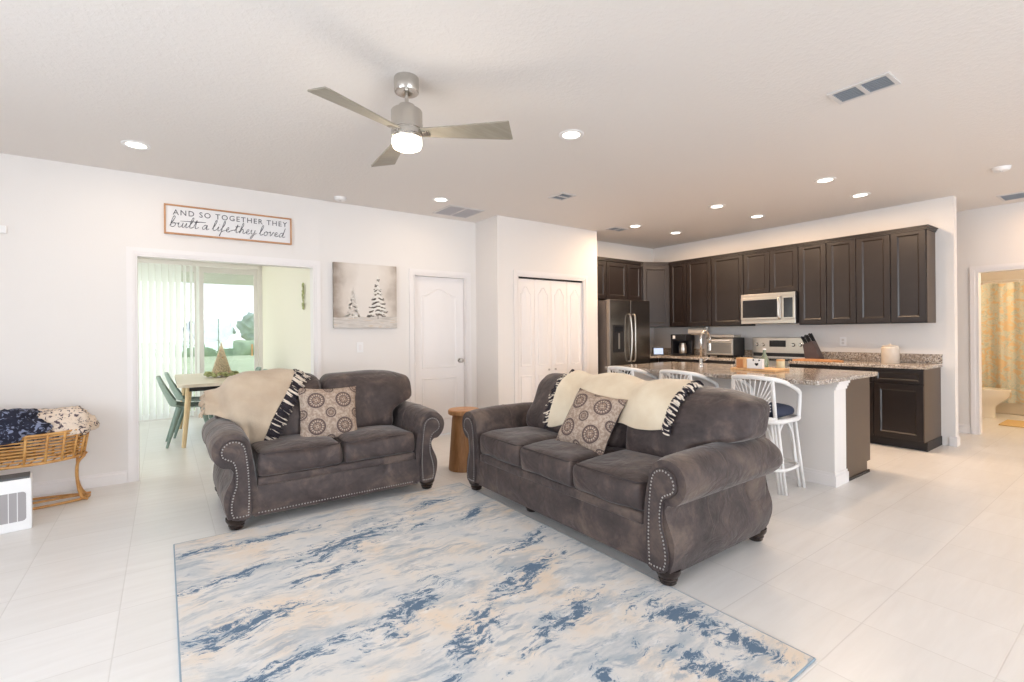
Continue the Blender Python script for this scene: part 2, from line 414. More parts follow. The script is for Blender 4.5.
    def build(s, name, mats, parent=None, loc=(0, 0, 0), smooth=None, recalc=True):
        me = bpy.data.meshes.new(name); me.from_pydata(s.v, [], s.f)
        if not isinstance(mats, (list, tuple)): mats = [mats]
        for m in mats: me.materials.append(m)
        for p, i in zip(me.polygons, s.mi): p.material_index = i
        if recalc:
            bm = bmesh.new(); bm.from_mesh(me); bmesh.ops.recalc_face_normals(bm, faces=bm.faces); bm.to_mesh(me); bm.free()
        if smooth is not None:
            for p in me.polygons: p.use_smooth = True
            if smooth < 180:
                try: me.set_sharp_from_angle(angle=R(smooth))
                except Exception: pass
        me.update()
        o = bpy.data.objects.new(name, me); COL.objects.link(o); o.location = loc
        if parent: o.parent = parent
        return o

def thing(name, label, cat, loc=(0, 0, 0), rotz=0, group=None):
    o = bpy.data.objects.new(name, None); COL.objects.link(o); o.location = loc; o.rotation_euler = (0, 0, rotz)
    o.empty_display_size = .1
    return tag(o, label, cat, group)
def tag(o, label, cat, group=None, kind=None):
    o['label'] = label; o['category'] = cat
    if group: o['group'] = group
    if kind: o['kind'] = kind
    return o
def struct(o): o['kind'] = 'structure'; return o
def sbox(name, mat, *b, parent=None):
    o = MB().box(*b).build(name, mat, parent)
    if parent is None: struct(o)
    return o
def dup(o, parent=None):
    c = o.copy(); COL.objects.link(c)
    if parent is not None: c.parent = parent
    for ch in [x for x in bpy.data.objects if x.parent == o]: dup(ch, c)
    return c
def smooth01(x): x = max(0, min(1, x)); return x*x*(3-2*x)
def catmull(pts, k=6, closed=False):
    pts = [Vector(p) for p in pts]; n = len(pts); out = []
    for i in range(n if closed else n-1):
        g = lambda j: pts[j % n] if closed else pts[max(0, min(n-1, j))]
        p0, p1, p2, p3 = g(i-1), g(i), g(i+1), g(i+2)
        for q in range(k):
            t = q/k; out.append(.5*((2*p1)+(p2-p0)*t+(2*p0-5*p1+4*p2-p3)*t*t+(3*p1-p0-3*p2+p3)*t**3))
    if not closed: out.append(pts[-1])
    return out

# ------------------------------------------------------------------ setting
CH = 2.77; WT = .12
D = 5.5; KX = 7.08; BX0, BX1, BY = 3.38, 5.14, 4.99
XL, YF, XR = -2.8, -5.5, 11.8
sbox('floor', M_floor, XL, XR, YF, 9.32, -.1, 0)
sbox('ceiling', M_ceil, XL, XR, YF, 9.32, CH, CH+.12)
# back wall with the dining opening (x -.2..1.32) and the interior door (x 2.49..3.22)
OX0, OX1, OZ = -.20, 1.325, 2.035
DX0, DX1, DZ = 2.49, 3.225, 2.03
m = MB()
m.box(XL, OX0, D, D+WT, 0, CH); m.box(OX0, OX1, D, D+WT, OZ, CH); m.box(OX1, DX0, D, D+WT, 0, CH)
m.box(DX0, DX1, D, D+WT, DZ, CH); m.box(DX1, KX+.12, D, D+WT, 0, CH)
struct(m.build('wall_back', M_wall))
m = MB(); FO = (3.69, 4.87, 2.04)           # pantry block with bifold opening
m.box(BX0, FO[0], BY, BY+WT, 0, CH); m.box(FO[1], BX1, BY, BY+WT, 0, CH); m.box(FO[0], FO[1], BY, BY+WT, FO[2], CH)
m.box(BX0, BX0+WT, BY+WT, D, 0, CH); m.box(BX1-WT, BX1, BY+WT, D, 0, CH)
struct(m.build('wall_pantry', M_wall))
sbox('wall_kitchen', M_wall, KX, KX+.12, 1.47, D, 0, CH)
HX = 8.1
m = MB(); m.box(HX, HX+WT, 1.47, D, 0, CH); m.box(HX, HX+WT, .62, 1.47, 2.0, CH); m.box(HX, HX+WT, YF, .62, 0, CH)
struct(m.build('wall_hall', M_wall))
sbox('wall_hall_end', M_wall, KX+.12, HX, D-.9, D-.78, 0, CH)
sbox('wall_left', M_wall, XL-.1, XL, YF, -.6, 0, CH)
m = MB(); m.box(XL-.1, XL, 2.6, D, 0, CH); m.box(XL-.1, XL, -.6, 2.6, 2.35, CH); m.box(XL-.1, XL, -.6, 2.6, 0, .45)
struct(m.build('wall_left_window_side', M_wall))
m = MB(); m.box(XL, -.4, YF-.1, YF, 0, CH); m.box(-.4, 4.2, YF-.1, YF, 2.45, CH); m.box(4.2, 6.2, YF-.1, YF, 0, CH); m.box(6.2, 8.1, YF-.1, YF, 2.35, CH); m.box(8.1, XR, YF-.1, YF, 0, CH)
m.box(6.2, 8.1, YF-.1, YF, 0, .3)
struct(m.build('wall_front', M_wall))
# bathroom shell beyond the hall
m = MB(); m.box(HX+WT, 11.3, 2.05, 2.15, 0, CH); m.box(HX+WT, 11.3, -.6, -.5, 0, CH); m.box(11.3, 11.4, -.6, 2.15, 0, CH)
struct(m.build('wall_bathroom', M_wall))
# dining room shell
DY = 9.2
m = MB()
m.box(1.37, 1.37+WT, D+WT, DY, 0, CH)
struct(m.build('wall_dining_right', M_dwall))
m = MB(); m.box(-2.1, -2.0, D+WT, 6.1, 0, CH); m.box(-2.1, -2.0, 8.5, DY, 0, CH); m.box(-2.1, -2.0, 6.1, 8.5, 2.3, CH); m.box(-2.1, -2.0, 6.1, 8.5, 0, .5)
struct(m.build('wall_dining_left', M_dwall))
WX0, WX1, WZ = -1.5, 1.31, 2.42
m = MB(); m.box(-2.1, WX0, DY, DY+WT, 0, CH); m.box(WX1, 1.49, DY, DY+WT, 0, CH); m.box(WX0, WX1, DY, DY+WT, WZ, CH)
struct(m.build('wall_dining_back', M_dwall))

# baseboards
BH, BT = .11, .014
def baseboard(name, pts):
    m = MB()
    for (a, b, nx, ny) in pts:
        a = Vector((*a, 0)); b = Vector((*b, 0)); n = Vector((nx, ny, 0))
        prof = [(0, 0), (BT, 0), (BT, BH*.78), (BT*.45, BH*.9), (BT*.4, BH), (0, BH)]
        vs = [a+n*u+Vector((0, 0, v)) for u, v in prof]+[b+n*u+Vector((0, 0, v)) for u, v in prof]; k = len(prof)
        m.add(vs, [tuple(range(k)), tuple(range(2*k-1, k-1, -1))]+[(i, i+k, (i+1) % k+k, (i+1) % k) for i in range(k)])
    return struct(m.build(name, M_trim))
baseboard('baseboard_back', [((XL, D), (OX0-.07, D), 0, -1), ((OX1+.07, D), (DX0-.08, D), 0, -1)])
baseboard('baseboard_pantry', [((BX0, D), (BX0, BY), -1, 0), ((BX0-BT, BY), (FO[0]-.07, BY), 0, -1), ((FO[1]+.07, BY), (BX1, BY), 0, -1)])
baseboard('baseboard_kitchen', [((KX, 1.52), (KX, 1.47-BT), -1, 0), ((KX, 1.47), (KX+.12, 1.47), 0, -1)])
baseboard('baseboard_hall', [((HX, 4), (HX, 1.54), -1, 0), ((HX, .55), (HX, YF), -1, 0)])
baseboard('baseboard_dining', [((1.37, D+WT), (1.37, DY), -1, 0)])

def casing(name, x0, x1, zt, y, w=.065, t=.016, depth=WT, plane='x', sgn=-1):
    """door casing in a wall that runs along x at y (plane x) or along y at x (plane y)"""
    m = MB()
    def b(a0, a1, z0, z1, d0, d1):
        d0, d1 = sorted((d0, d1))
        if plane == 'x': m.box(a0, a1, d0, d1, z0, z1)
        else: m.box(d0, d1, a0, a1, z0, z1)
    f = y+sgn*t; g = y+sgn*t*.55
    for (a0, a1) in ((x0-w, x0-w*.35), (x1+w*.35, x1+w)): b(a0, a1, 0, zt+w*.35, y, f)
    for (a0, a1) in ((x0-w*.35, x0-.004), (x1+.004, x1+w*.35)): b(a0, a1, 0, zt+.004, y, g)
    b(x0-w, x1+w, zt+w*.35, zt+w, y, f); b(x0-w*.35, x1+w*.35, zt+.004, zt+w*.35, y, g)
    e = y-sgn*depth
    b(x0, x0+.012, 0, zt, g, e); b(x1-.012, x1, 0, zt, g, e); b(x0+.012, x1-.012, zt-.012, zt, g, e)
    return struct(m.build(name, M_trim))
casing('trim_1', OX0, OX1, OZ, D)
casing('trim_2', DX0, DX1, DZ, D)
casing('trim_3', FO[0], FO[1], FO[2], BY)
casing('trim_4', .62, 1.47, 2.0, HX, plane='y')

def arch_outline(x0, x1, z0, z1, rise, ins, n=14):
    a0, a1 = x0+ins, x1-ins; pts = [(a0, z0+ins), (a1, z0+ins)]
    cx = (a0+a1)/2; hw = (a1-a0)/2
    for i in range(n+1):
        s = 1-2*i/n; x = cx+hw*s
        pts.append((x, z1-ins-rise+rise*(.5+.5*cos(pi*s))))
    return pts
def raised_panel(m, x0, x1, z0, z1, y, rise=0, d=.008, e=1.0):
    """stepped raised panel on the face at y, growing toward -y"""
    rings = [(0, 0), (.008*e, -d), (.018*e, -d*.2), (.030*e, -d*.1), (.05*e, -d*.9)]
    vs = []; n = None
    for ins, dy in rings:
        o = arch_outline(x0, x1, z0, z1, rise, ins); n = len(o); vs += [(u, y+dy, v) for u, v in o]
    fs = []
    for r in range(len(rings)-1):
        for i in range(n): fs.append((r*n+i, r*n+(i+1) % n, (r+1)*n+(i+1) % n, (r+1)*n+i))
    fs.append(tuple((len(rings)-1)*n+i for i in range(n)))
    m.add(vs, fs)
# interior door
yd = D+.05
m = MB(); m.box(DX0+.015, DX1-.015, yd, yd+.035, .01, DZ-.015)
raised_panel(m, DX0+.12, DX1-.12, .86, DZ-.16, yd, .09); raised_panel(m, DX0+.12, DX1-.12, .20, .74, yd, 0)
dr = struct(m.build('door_1', M_door, smooth=35))
k = MB(); k.lathe([(.032, 0), (.032, .006), (.012, .01), (.012, .03), (.024, .038), (.03, .05), (.026, .062), (.005, .066)], n=20, M=Matrix.Translation((DX1-.075, yd, .945)) @ Matrix.Rotation(R(90), 4, 'X'))
k.build('door_knob', M_nickel, dr, smooth=50)
# bifold pantry door: four leaves
y0 = BY+.03; lw = (FO[1]-FO[0]-.03)/4
bd = None
for i in range(4):
    x0 = FO[0]+.012+i*(lw+.002)
    m = MB(); m.bbox(x0, x0+lw-.002, y0, y0+.03, .012, FO[2]-.035, .003)
    raised_panel(m, x0+.055, x0+lw-.055, .86, FO[2]-.13, y0, .09, e=.8); raised_panel(m, x0+.055, x0+lw-.055, .2, .74, y0, 0, e=.8)
    if bd is None: bd = struct(m.build('door_2', M_door, smooth=35))
    else: m.build('door_leaf', M_door, bd, smooth=35)
for i in (1, 2):
    MB().ball((FO[0]+.012+(i+.5)*lw*1.0 + (.5 if i == 1 else -.5)*lw*.6, y0-.016, .80), .014, 6).build('door_knob', M_nickel, bd, smooth=180)
MB().box(FO[0]+.012, FO[1]-.012, BY+.02, BY+.07, FO[2]-.03, FO[2]-.013).build('door_track', M_blackmat, bd)

# dining sliding glass door and vertical blinds
fr = MB(); yw = DY+.03
for (a, b) in ((WX0, WX0+.06), (WX1-.06, WX1), (.40, .53), (-.55, -.46)): fr.box(a, b, yw, yw+.05, 0, WZ)

for (a, b) in ((WX0+.06, -.55), (-.46, .40), (.53, WX1-.06)): fr.box(a, b, yw+.002, yw+.048, WZ-.1, WZ); fr.box(a, b, yw+.002, yw+.048, 0, .10)
fr.box(WX0-.06, WX0, DY-.015, DY, 0, WZ+.06); fr.box(WX1, WX1+.06, DY-.015, DY, 0, WZ+.06); fr.box(WX0, WX1, DY-.015, DY, WZ, WZ+.06)
win = struct(fr.build('window_1', M_trim))
MB().box(WX0+.03, WX1-.03, yw+.022, yw+.028, .05, WZ-.05).build('window_glass', M_glass, win)
MB().bbox(1.20, 1.225, yw-.03, yw, .95, 1.15, .005).build('door_handle', M_tray, win)
bl = thing('vertical_blinds', 'white vertical blinds drawn over the left of the dining room glass door', 'blinds', (0, DY-.09, 0))
MB().bbox(WX0-.02, 1.30, -.04, .04, 2.40, 2.455, .006).build('head_rail', M_trim, bl)
for i in range(24):
    x = WX0+.03+i*.083
    ang = 28 if x < .22 else 62
    hw = .044
    c, s_ = cos(R(ang)), sin(R(ang)); m = MB()
    pts = [(-hw, 0), (-hw*.5, -.006), (0, -.008), (hw*.5, -.006), (hw, 0)]
    m.grid(lambda u, v: (pts[int(round(u*4))][0]*c-pts[int(round(u*4))][1]*s_+x, pts[int(round(u*4))][0]*s_+pts[int(round(u*4))][1]*c, .04+v*2.36), 5, 2)
    m.build('blind_slat', M_blind, bl, smooth=180, recalc=False)
MB().tube([(.46, -.03, 2.4), (.46, -.03, 1.2)], .006).build('wand', M_white, bl)
# unseen windows, added so the fill lamps have openings to shine through
def wframe(name, x0, x1, z0, z1, y, n, plane='x'):
    m = MB()
    def b(a0, a1, c0, c1):
        if plane == 'x': m.box(a0, a1, y-.07, y-.02, c0, c1)
        else: m.box(y-.07, y-.02, a0, a1, c0, c1)
    for i in range(n+1):
        a = x0+(x1-x0)*i/n; b(max(x0, a-.03), min(x1, a+.03), z0, z1)
    b(x0, x1, z0, z0+.05); b(x0, x1, z1-.05, z1)
    return struct(m.build(name, M_trim))
wframe('unseen_window_2', -.4, 4.2, 0, 2.45, YF, 4)
wframe('unseen_window_3', -.6, 2.6, .45, 2.35, XL, 3, 'y')
wframe('unseen_window_4', 6.2, 8.1, .3, 2.35, YF, 2)
wframe('unseen_window_5', 6.1, 8.5, .5, 2.3, -1.98, 3, 'y')  # invented window, an opening added for the dining side lamp

# ------------------------------------------------------------------ outdoors
tag(MB().box(-60, 60, 9.32, 140, -.25, -.12).build('lawn', M_lawn), 'green lawn outside the dining room glass door', 'lawn')
pc = thing('patio_cover', 'pale patio roof edge seen through the dining room glass', 'patio roof', (0, 0, 0))
MB().box(-2.6, 2.6, 9.34, 12.2, 2.62, 2.72).build('roof_slab', M_house, pc); MB().box(-2.6, 2.6, 12.1, 12.3, 2.42, 2.62).build('beam', M_house, pc)
MB().box(-2.6, -2.45, 12.1, 12.25, -.12, 2.5).build('post', M_house, pc)
def tree(name, x, y, h, r, label, mat, group=None):
    t = thing(name, label, 'tree' if 'tree' in name else 'hedge', (x, y, -.12), 0, group)
    MB().tube([(0, 0, 0), (.1, 0, h*.45), (0, .1, h*.7)], [.25, .18, .1]).build('trunk', M_bark, t)
    bm = bmesh.new()
    for i in range(9):
        a = random.uniform(0, 2*pi); q = random.uniform(0, .6)*r
        mt = Matrix.Translation((q*cos(a), q*sin(a)*.6, h*.62+random.uniform(-.25, .3)*h*.6)) @ Matrix.Scale(random.uniform(.45, .75)*r, 4)
        bmesh.ops.create_icosphere(bm, subdivisions=3, radius=1, matrix=mt)
    for v in bm.verts:
        v.co += Vector((noise.noise(v.co*1.3), noise.noise(v.co*1.3+Vector((9, 0, 0))), noise.noise(v.co*1.3+Vector((0, 9, 0)))))*.35*r
    me = bpy.data.meshes.new('crown'); bm.to_mesh(me); bm.free(); me.materials.append(mat)
    o = bpy.data.objects.new('crown', me); COL.objects.link(o); o.parent = t
    return t
tree('garden_tree', 8.2, 56, 3.9, 2.0, 'round green tree right of the pale house, seen through the dining room glass', M_leaf)
tree('garden_tree', 5.0, 64, 3.0, 1.5, 'lower bluish tree in front of the pale house beyond the lawn', M_leaf)
tree('garden_tree', 12.2, 62, 3.6, 1.9, 'tree at the right edge of the glass door view', M_leaf2)
hg = MB()
def hedge_pt(u, v):
    a = v*pi; x = -6+u*26; q = noise.noise(Vector((x*.9, a*2, 3)))*.35
    return (x, 40-cos(a)*(1+q), -.12+sin(a)*(1.0+q))
hg.grid(hedge_pt, 90, 10)
tag(hg.build('hedge', M_leaf2, smooth=180), 'long clipped green hedge across the lawn outside', 'hedge')
hs = thing('neighbour_house', 'pale house with a grey roof far across the lawn', 'house', (4.6, 74, -.12))
MB().box(-2.6, 1.8, -3, 3, 0, 2.1).build('wall', M_house, hs)
MB().prism([(-2.9, 2.05), (2.1, 2.05), (1.2, 3.3), (-2.0, 3.3)], -3.3, 3.3, 'xz').build('roof', M_roof, hs)
for wx in (-1.6, .8): MB().box(wx-.45, wx+.45, -3.05, -3, .7, 1.6).build('window', M_black, hs)

# ------------------------------------------------------------------ ceiling fittings
def downlight(x, y, label, power=17, col=(1, .80, .58)):
    t = thing('recessed_light', label, 'ceiling light', (x, y, CH), 0, 'recessed ceiling lights')
    MB().lathe([(.062, -.001), (.066, -.006), (.090, -.006), (.094, 0)], n=28).build('trim_ring', M_white, t, smooth=40)
    MB().lathe([(.0, -.004), (.062, -.004), (.062, -.0015), (.0, -.0015)], n=28).build('lens', M_bulb, t, smooth=40)
    l = lamp('downlight_beam', 'AREA', (0, 0, -.012), power, col, (0, 0, 0), shape='DISK', size=.12)
    l.parent = t
warm = (1, .70, .45); neu = (1, .80, .60)
downlight(-.16, 4.69, 'recessed ceiling light above the wall sign, leftmost in the photo', 7, neu)
downlight(2.48, 4.75, 'recessed ceiling light beside the large return grille by the pantry corner', 7, neu)
downlight(2.47, 2.65, 'recessed ceiling light closest to the right blade of the fan', 7, neu)
downlight(5.33, 4.44, 'kitchen ceiling light beside the small dark vent in front of the fridge', 23, warm)
downlight(5.3, 3.2, 'middle kitchen ceiling light of the row above the island', 23, warm)
downlight(5.27, 2.04, 'kitchen ceiling light above the right end of the island, nearest the camera', 23, warm)
downlight(6.2, 4.41, 'kitchen ceiling light nearest the back corner cabinets', 23, warm)
downlight(6.2, 3.19, 'kitchen ceiling light in front of the microwave', 23, warm)
downlight(6.18, 2.05, 'kitchen ceiling light in front of the right end of the wall cabinets', 23, warm)
lamp('hall_lamp', 'AREA', (7.7, .6, CH-.05), 14, (1, .62, .34), size=.3)
lamp('bath_lamp', 'POINT', (9.7, .3, 2.25), 85, (1, .76, .48), shadow_soft_size=.15)
def vent(x0, x1, y0, y1, name, label, slats_along='x', n=7, mat=M_vent, back=M_ventd, mid=True):
    t = thing(name, label, 'ceiling vent', ((x0+x1)/2, (y0+y1)/2, CH)); w, h = (x1-x0)/2, (y1-y0)/2; f = .022
    m = MB(); z0, z1 = -.010, -.001
    m.box(-w, w, -h, -h+f, z0, z1); m.box(-w, w, h-f, h, z0, z1); m.box(-w, -w+f, -h+f, h-f, z0, z1); m.box(w-f, w, -h+f, h-f, z0, z1)
    if mid == True:
        if slats_along == 'x': m.box(-.012, .012, -h+f, h-f, z0, z1)
        else: m.box(-w+f, w-f, -.012, .012, z0, z1)
    m.build('frame', mat, t)
    MB().box(-w+f, w-f, -h+f, h-f, -.0025, -.001).build('backing', back, t)
    s = MB()
    for i in range(n):
        q = (i+.5)/n
        if slats_along == 'x': yy = -h+f+q*(2*h-2*f); s.box(-w+f, w-f, yy-.0035, yy+.0035, -.009, -.003)
        else: xx = -w+f+q*(2*w-2*f); s.box(xx-.0035, xx+.0035, -h+f, h-f, -.009, -.003)
    s.build('louvers', M_louver if back is M_ventd else M_ventl, t)
vent(3.36, 3.57, .97, 1.29, 'supply_vent', 'white ceiling supply vent at upper right, nearest the camera', 'y', 7)
vent(3.40, 3.60, 3.79, 4.02, 'supply_vent', 'small ceiling vent in front of the pantry, right of the return grille', 'y', 6)
vent(5.12, 5.40, 4.62, 4.80, 'supply_vent', 'small dark ceiling vent between pantry corner and fridge', 'x', 5)
vent(2.66, 3.13, 4.88, 5.32, 'return_grille', 'large grey return air grille in the ceiling above the white door', 'x', 16, M_vent, M_ventl, True)
vent(7.5, 7.85, .75, 1.2, 'supply_vent', 'ceiling vent in the hall at the far right edge', 'y', 8)
def detector(x, y, label):
    t = thing('smoke_detector', label, 'smoke detector', (x, y, CH))
    MB().lathe([(.0, -.034), (.045, -.034), (.058, -.026), (.064, -.008), (.066, 0)], n=24).build('body', M_white, t, smooth=40)
    MB().lathe([(0, -.038), (.012, -.038), (.012, -.033), (0, -.033)], n=12).build('test_button', M_vent, t)
detector(1.55, 5.28, 'round white smoke detector on the ceiling above the painting')
detector(6.22, .96, 'round white smoke detector on the ceiling near the hall')

# ceiling fan
fan = thing('ceiling_fan', 'brushed nickel three blade ceiling fan with lit lamp, hanging from the ceiling', 'ceiling fan', (1.143, 2.60, CH))
MB().lathe([(.0, 0), (.068, 0), (.070, -.004), (.070, -.080), (.066, -.086), (.03, -.086), (.0, -.07)], n=32).build('canopy', M_nickel, fan, smooth=40)
MB().lathe([(.011, -.07), (.011, -.16), (.019, -.165), (.019, -.185), (.0, -.185)], n=16).build('downrod', M_nickel, fan, smooth=40)
mo = MB().lathe([(.0, -.155), (.045, -.158), (.052, -.175), (.085, -.19), (.088, -.196), (.088, -.262), (.090, -.266), (.090, -.30), (.086, -.303), (.086, -.308), (.090, -.311), (.090, -.335), (.086, -.338), (.086, -.342), (.0, -.342)], n=36).build('motor_housing', M_nickel, fan, smooth=35)
MB().lathe([(.0, -.342), (.080, -.342), (.080, -.352), (.0, -.352)], n=32).build('light_collar', M_nickel, fan)
MB().lathe([(.0, -.35), (.083, -.35), (.085, -.356), (.085, -.385), (.078, -.402), (.055, -.413), (.0, -.417)], n=32).build('lamp_lens', M_fanlens, fan, smooth=60)
lamp('fan_lamp', 'POINT', (1.143, 2.60, CH-.50), 8, (1, .86, .68), shadow_soft_size=.08)
for a in (82, 202, 322):
    M = Matrix.Rotation(R(a), 4, 'Z') @ Matrix.Translation((0, 0, -.315)) @ Matrix.Rotation(R(-13), 4, 'X')
    m = MB(); pl = [(.075, -.036), (.30, -.052), (.585, -.080), (.59, -.076), (.606, .080), (.585, .084), (.30, .058), (.075, .036)]
    m.prism(pl, -.004, .004, 'xy', M=M); m.build('blade', M_bladewood, fan)
    MB().box(.05, .13, -.02, .02, -.012, -.004, M=M).build('blade_iron', M_nickel, fan)

# ------------------------------------------------------------------ things on the walls
sg = thing('wall_sign', 'long wooden framed sign with lettering above the dining opening', 'sign', (.555, D, 2.385))
SW, SH = .545, .138
f = MB(); b = .014
f.box(-SW, SW, -.03, 0, SH-b, SH); f.box(-SW, SW, -.03, 0, -SH, -SH+b); f.box(-SW, -SW+b, -.03, 0, -SH+b, SH-b); f.box(SW-b, SW, -.03, 0, -SH+b, SH-b)
f.build('frame', M_signwood, sg)
MB().box(-SW+b, SW-b, -.018, -.004, -SH+b, SH-b).build('face', M_signface, sg)
def text_mesh(txt, size, mat, parent, loc, rot=(R(90), 0, 0), extrude=.001, spacing=1.0, sx=1.0, name='lettering', align='CENTER'):
    c = bpy.data.curves.new(name, 'FONT'); c.body = txt; c.size = size; c.extrude = extrude; c.align_x = align; c.align_y = 'CENTER'; c.space_character = spacing
    c.resolution_u = 3
    o = bpy.data.objects.new('tmp', c); COL.objects.link(o); bpy.context.view_layer.update()
    me = bpy.data.meshes.new_from_object(o.evaluated_get(bpy.context.evaluated_depsgraph_get())); bpy.data.objects.remove(o)
    me.name = name; me.materials.clear(); me.materials.append(mat)
    w = bpy.data.objects.new(name, me); COL.objects.link(w); w.location = loc; w.rotation_euler = rot; w.scale = (sx, 1, 1)
    if parent: w.parent = parent
    return w
tx = text_mesh('AND SO TOGETHER THEY', .072, M_ink, sg, (.012, -.0195, .066), spacing=1.22)
bpy.context.view_layer.update()
wd = tx.dimensions.x
if wd > 0: tx.scale = (.98/wd, 1, 1)
# cursive strokes, letter cell units: x advance, y up (x-height 1, ascender 2.2)
G = {
 'b': (1.25, [[(0, .2), (.35, 1.1), (.6, 2.1), (.35, 2.3), (.2, 1.6), (.15, .5), (.3, 0), (.7, .05), (.9, .5), (.7, .9), (.35, .7), (.6, .8), (1.25, .85)]]),
 'u': (1.2, [[(0, .6), (.15, 1), (.12, .3), (.35, 0), (.7, .3), (.85, 1), (.8, .2), (1.0, 0), (1.2, .3)]]),
 'i': (.65, [[(0, .3), (.25, 1), (.2, .25), (.35, 0), (.65, .3)], [(.3, 1.4), (.34, 1.48)]]),
 'l': (.85, [[(0, .3), (.4, 1.2), (.6, 2.1), (.42, 2.3), (.25, 1.6), (.2, .3), (.4, 0), (.85, .3)]]),
 't': (.85, [[(0, .3), (.35, 1.9), (.28, .4), (.42, 0), (.85, .35)], [(-.05, 1.35), (.8, 1.5)]]),
 'a': (1.3, [[(.85, .9), (.5, 1), (.15, .5), (.3, 0), (.65, .3), (.9, 1), (.85, .25), (1.0, 0), (1.3, .3)]]),
 'f': (.9, [[(0, .3), (.45, 1.3), (.6, 2.1), (.42, 2.3), (.28, 1.5), (.2, 0), (.1, -1), (.0, -.9), (.2, -.2), (.5, .1), (.9, .3)]]),
 'e': (.9, [[(0, .3), (.4, .5), (.55, .85), (.35, 1), (.15, .6), (.25, .05), (.55, 0), (.9, .3)]]),
 'h': (1.2, [[(0, .3), (.4, 1.3), (.58, 2.1), (.4, 2.3), (.25, 1.5), (.1, 0), (.35, .7), (.6, .95), (.72, .6), (.7, .1), (.9, 0), (1.2, .3)]]),
 'y': (1.15, [[(0, .6), (.15, 1), (.12, .4), (.35, .05), (.7, .4), (.8, 1), (.65, -.3), (.3, -1), (.15, -.8), (.5, -.2), (1.15, .3)]]),
 'o': (1.1, [[(.5, 1), (.15, .7), (.15, .2), (.45, 0), (.75, .4), (.6, .95), (.45, .95), (.8, .8), (1.1, .85)]]),
 'v': (1.0, [[(0, .8), (.15, 1), (.3, 0), (.65, .7), (.7, 1), (.75, .85), (1.0, .85)]]),
 'd': (1.35, [[(.8, .9), (.5, 1), (.15, .5), (.3, 0), (.65, .3), (.95, 1.3), (1.05, 2.2), (.85, .3), (1.0, 0), (1.35, .2)]]),
 ' ': (.5, []), '~': (.75, [[(0, .3), (.4, .5), (.75, .6)]]),
}
cur = MB(); xx = 0; strokes = []
for chh in 'built a life~they loved':
    adv, st = G[chh]
    for q in st: strokes.append([(xx+px+py*.18, py) for px, py in q])
    xx += adv
strokes.append([(1.8, 1.35), (6.1, 1.6)])
kx = 1.0/(xx+.3); kz = .043
for q in strokes:
    pts = catmull([(-.505+px*kx, -.020, -.068+py*kz) for px, py in q], 5)
    n = len(pts); cur.tube(pts, [.0018+.0014*abs(sin(3.1*i/n*len(q)*.5)) for i in range(n)], 5)
cur.build('script_lettering', M_ink, sg, smooth=180)

# winter tree canvas
pt = thing('canvas_painting', 'square grey canvas painting of a snowy tree in winter, left of the white door', 'painting', (1.885, D-.004, 1.735))
def painting_mat():
    t = NT('winter_canvas_paint'); c = t.n('ShaderNodeTexCoord'); s = t.n('ShaderNodeSeparateXYZ'); t.l(c.outputs['Object'], s.inputs[0])
    v = t.coord(); x, z = s.outputs['X'], s.outputs['Z']
    ax = t.math('ABSOLUTE', t.math('ADD', x, -.02))
    n = t.noise(v, 6, 4)
    vig = t.math('ADD', t.math('MULTIPLY', ax, 1.9), t.math('MULTIPLY', n, .5))
    base = t.ramp(vig, [(.45, srgb(222, 214, 206)), (.72, srgb(208, 198, 188)), (1.0, srgb(150, 136, 124))])
    gr = t.math('ADD', t.math('ADD', z, .22), t.math('MULTIPLY', t.noise(t.coord((1, 1, 3)), 5, 3), .09))
    ground = t.ramp(t.noise(t.coord((1, 1, 8)), 8, 4), [(.35, srgb(186, 178, 170)), (.6, srgb(208, 202, 196)), (.75, srgb(196, 174, 146))])
    t.color(t.mix(t.math('LESS_THAN', gr, .03), base, ground)); t.b.inputs['Roughness'].default_value = .8
    return t.m
PS = .365
MB().bbox(-PS, PS, -.038, 0, -PS, PS, .003).build('canvas', painting_mat(), pt)
M_pw = plain('paint_snow_white', (226, 222, 214), .8); M_pd = plain('paint_tree_grey', (124, 116, 108), .8); M_pg = plain('paint_pale_grey', (204, 196, 188), .8)
def painted_tree(cx, zb, zt, w, c1, c2, n, name):
    a = MB(); bq = MB()
    for i in range(n):
        q = i/(n-1); zc = zt-(zt-zb)*(q**.9); hw = w*(.10+.9*q)
        for k in range(int(6+16*q)):
            x = cx+hw*random.uniform(-1, 1); z = zc+random.uniform(-.012, .012)-.02*abs(x-cx)/w
            bq.box(x-.012, x+.012, -.0392, -.038, z-.016, z-.004)
        pts = [(cx-hw, zc-.02), (cx-hw*.5, zc-.004), (cx, zc+.012), (cx+hw*.5, zc-.004), (cx+hw, zc-.02), (cx+hw*.7, zc+.006), (cx, zc+.05*(1-q*.3)), (cx-hw*.7, zc+.006)]
        a.prism(pts, -.0394, -.038, 'xz')
    bq.box(cx-.004, cx+.004, -.0394, -.038, zb-.06, zb)
    a.build(name+'_snow', c1, pt); bq.build(name+'_branches', c2, pt)
painted_tree(.135, -.20, .20, .125, M_pw, M_pd, 9, 'large_tree')
painted_tree(-.15, -.20, .06, .08, M_pg, M_pw, 7, 'small_tree')

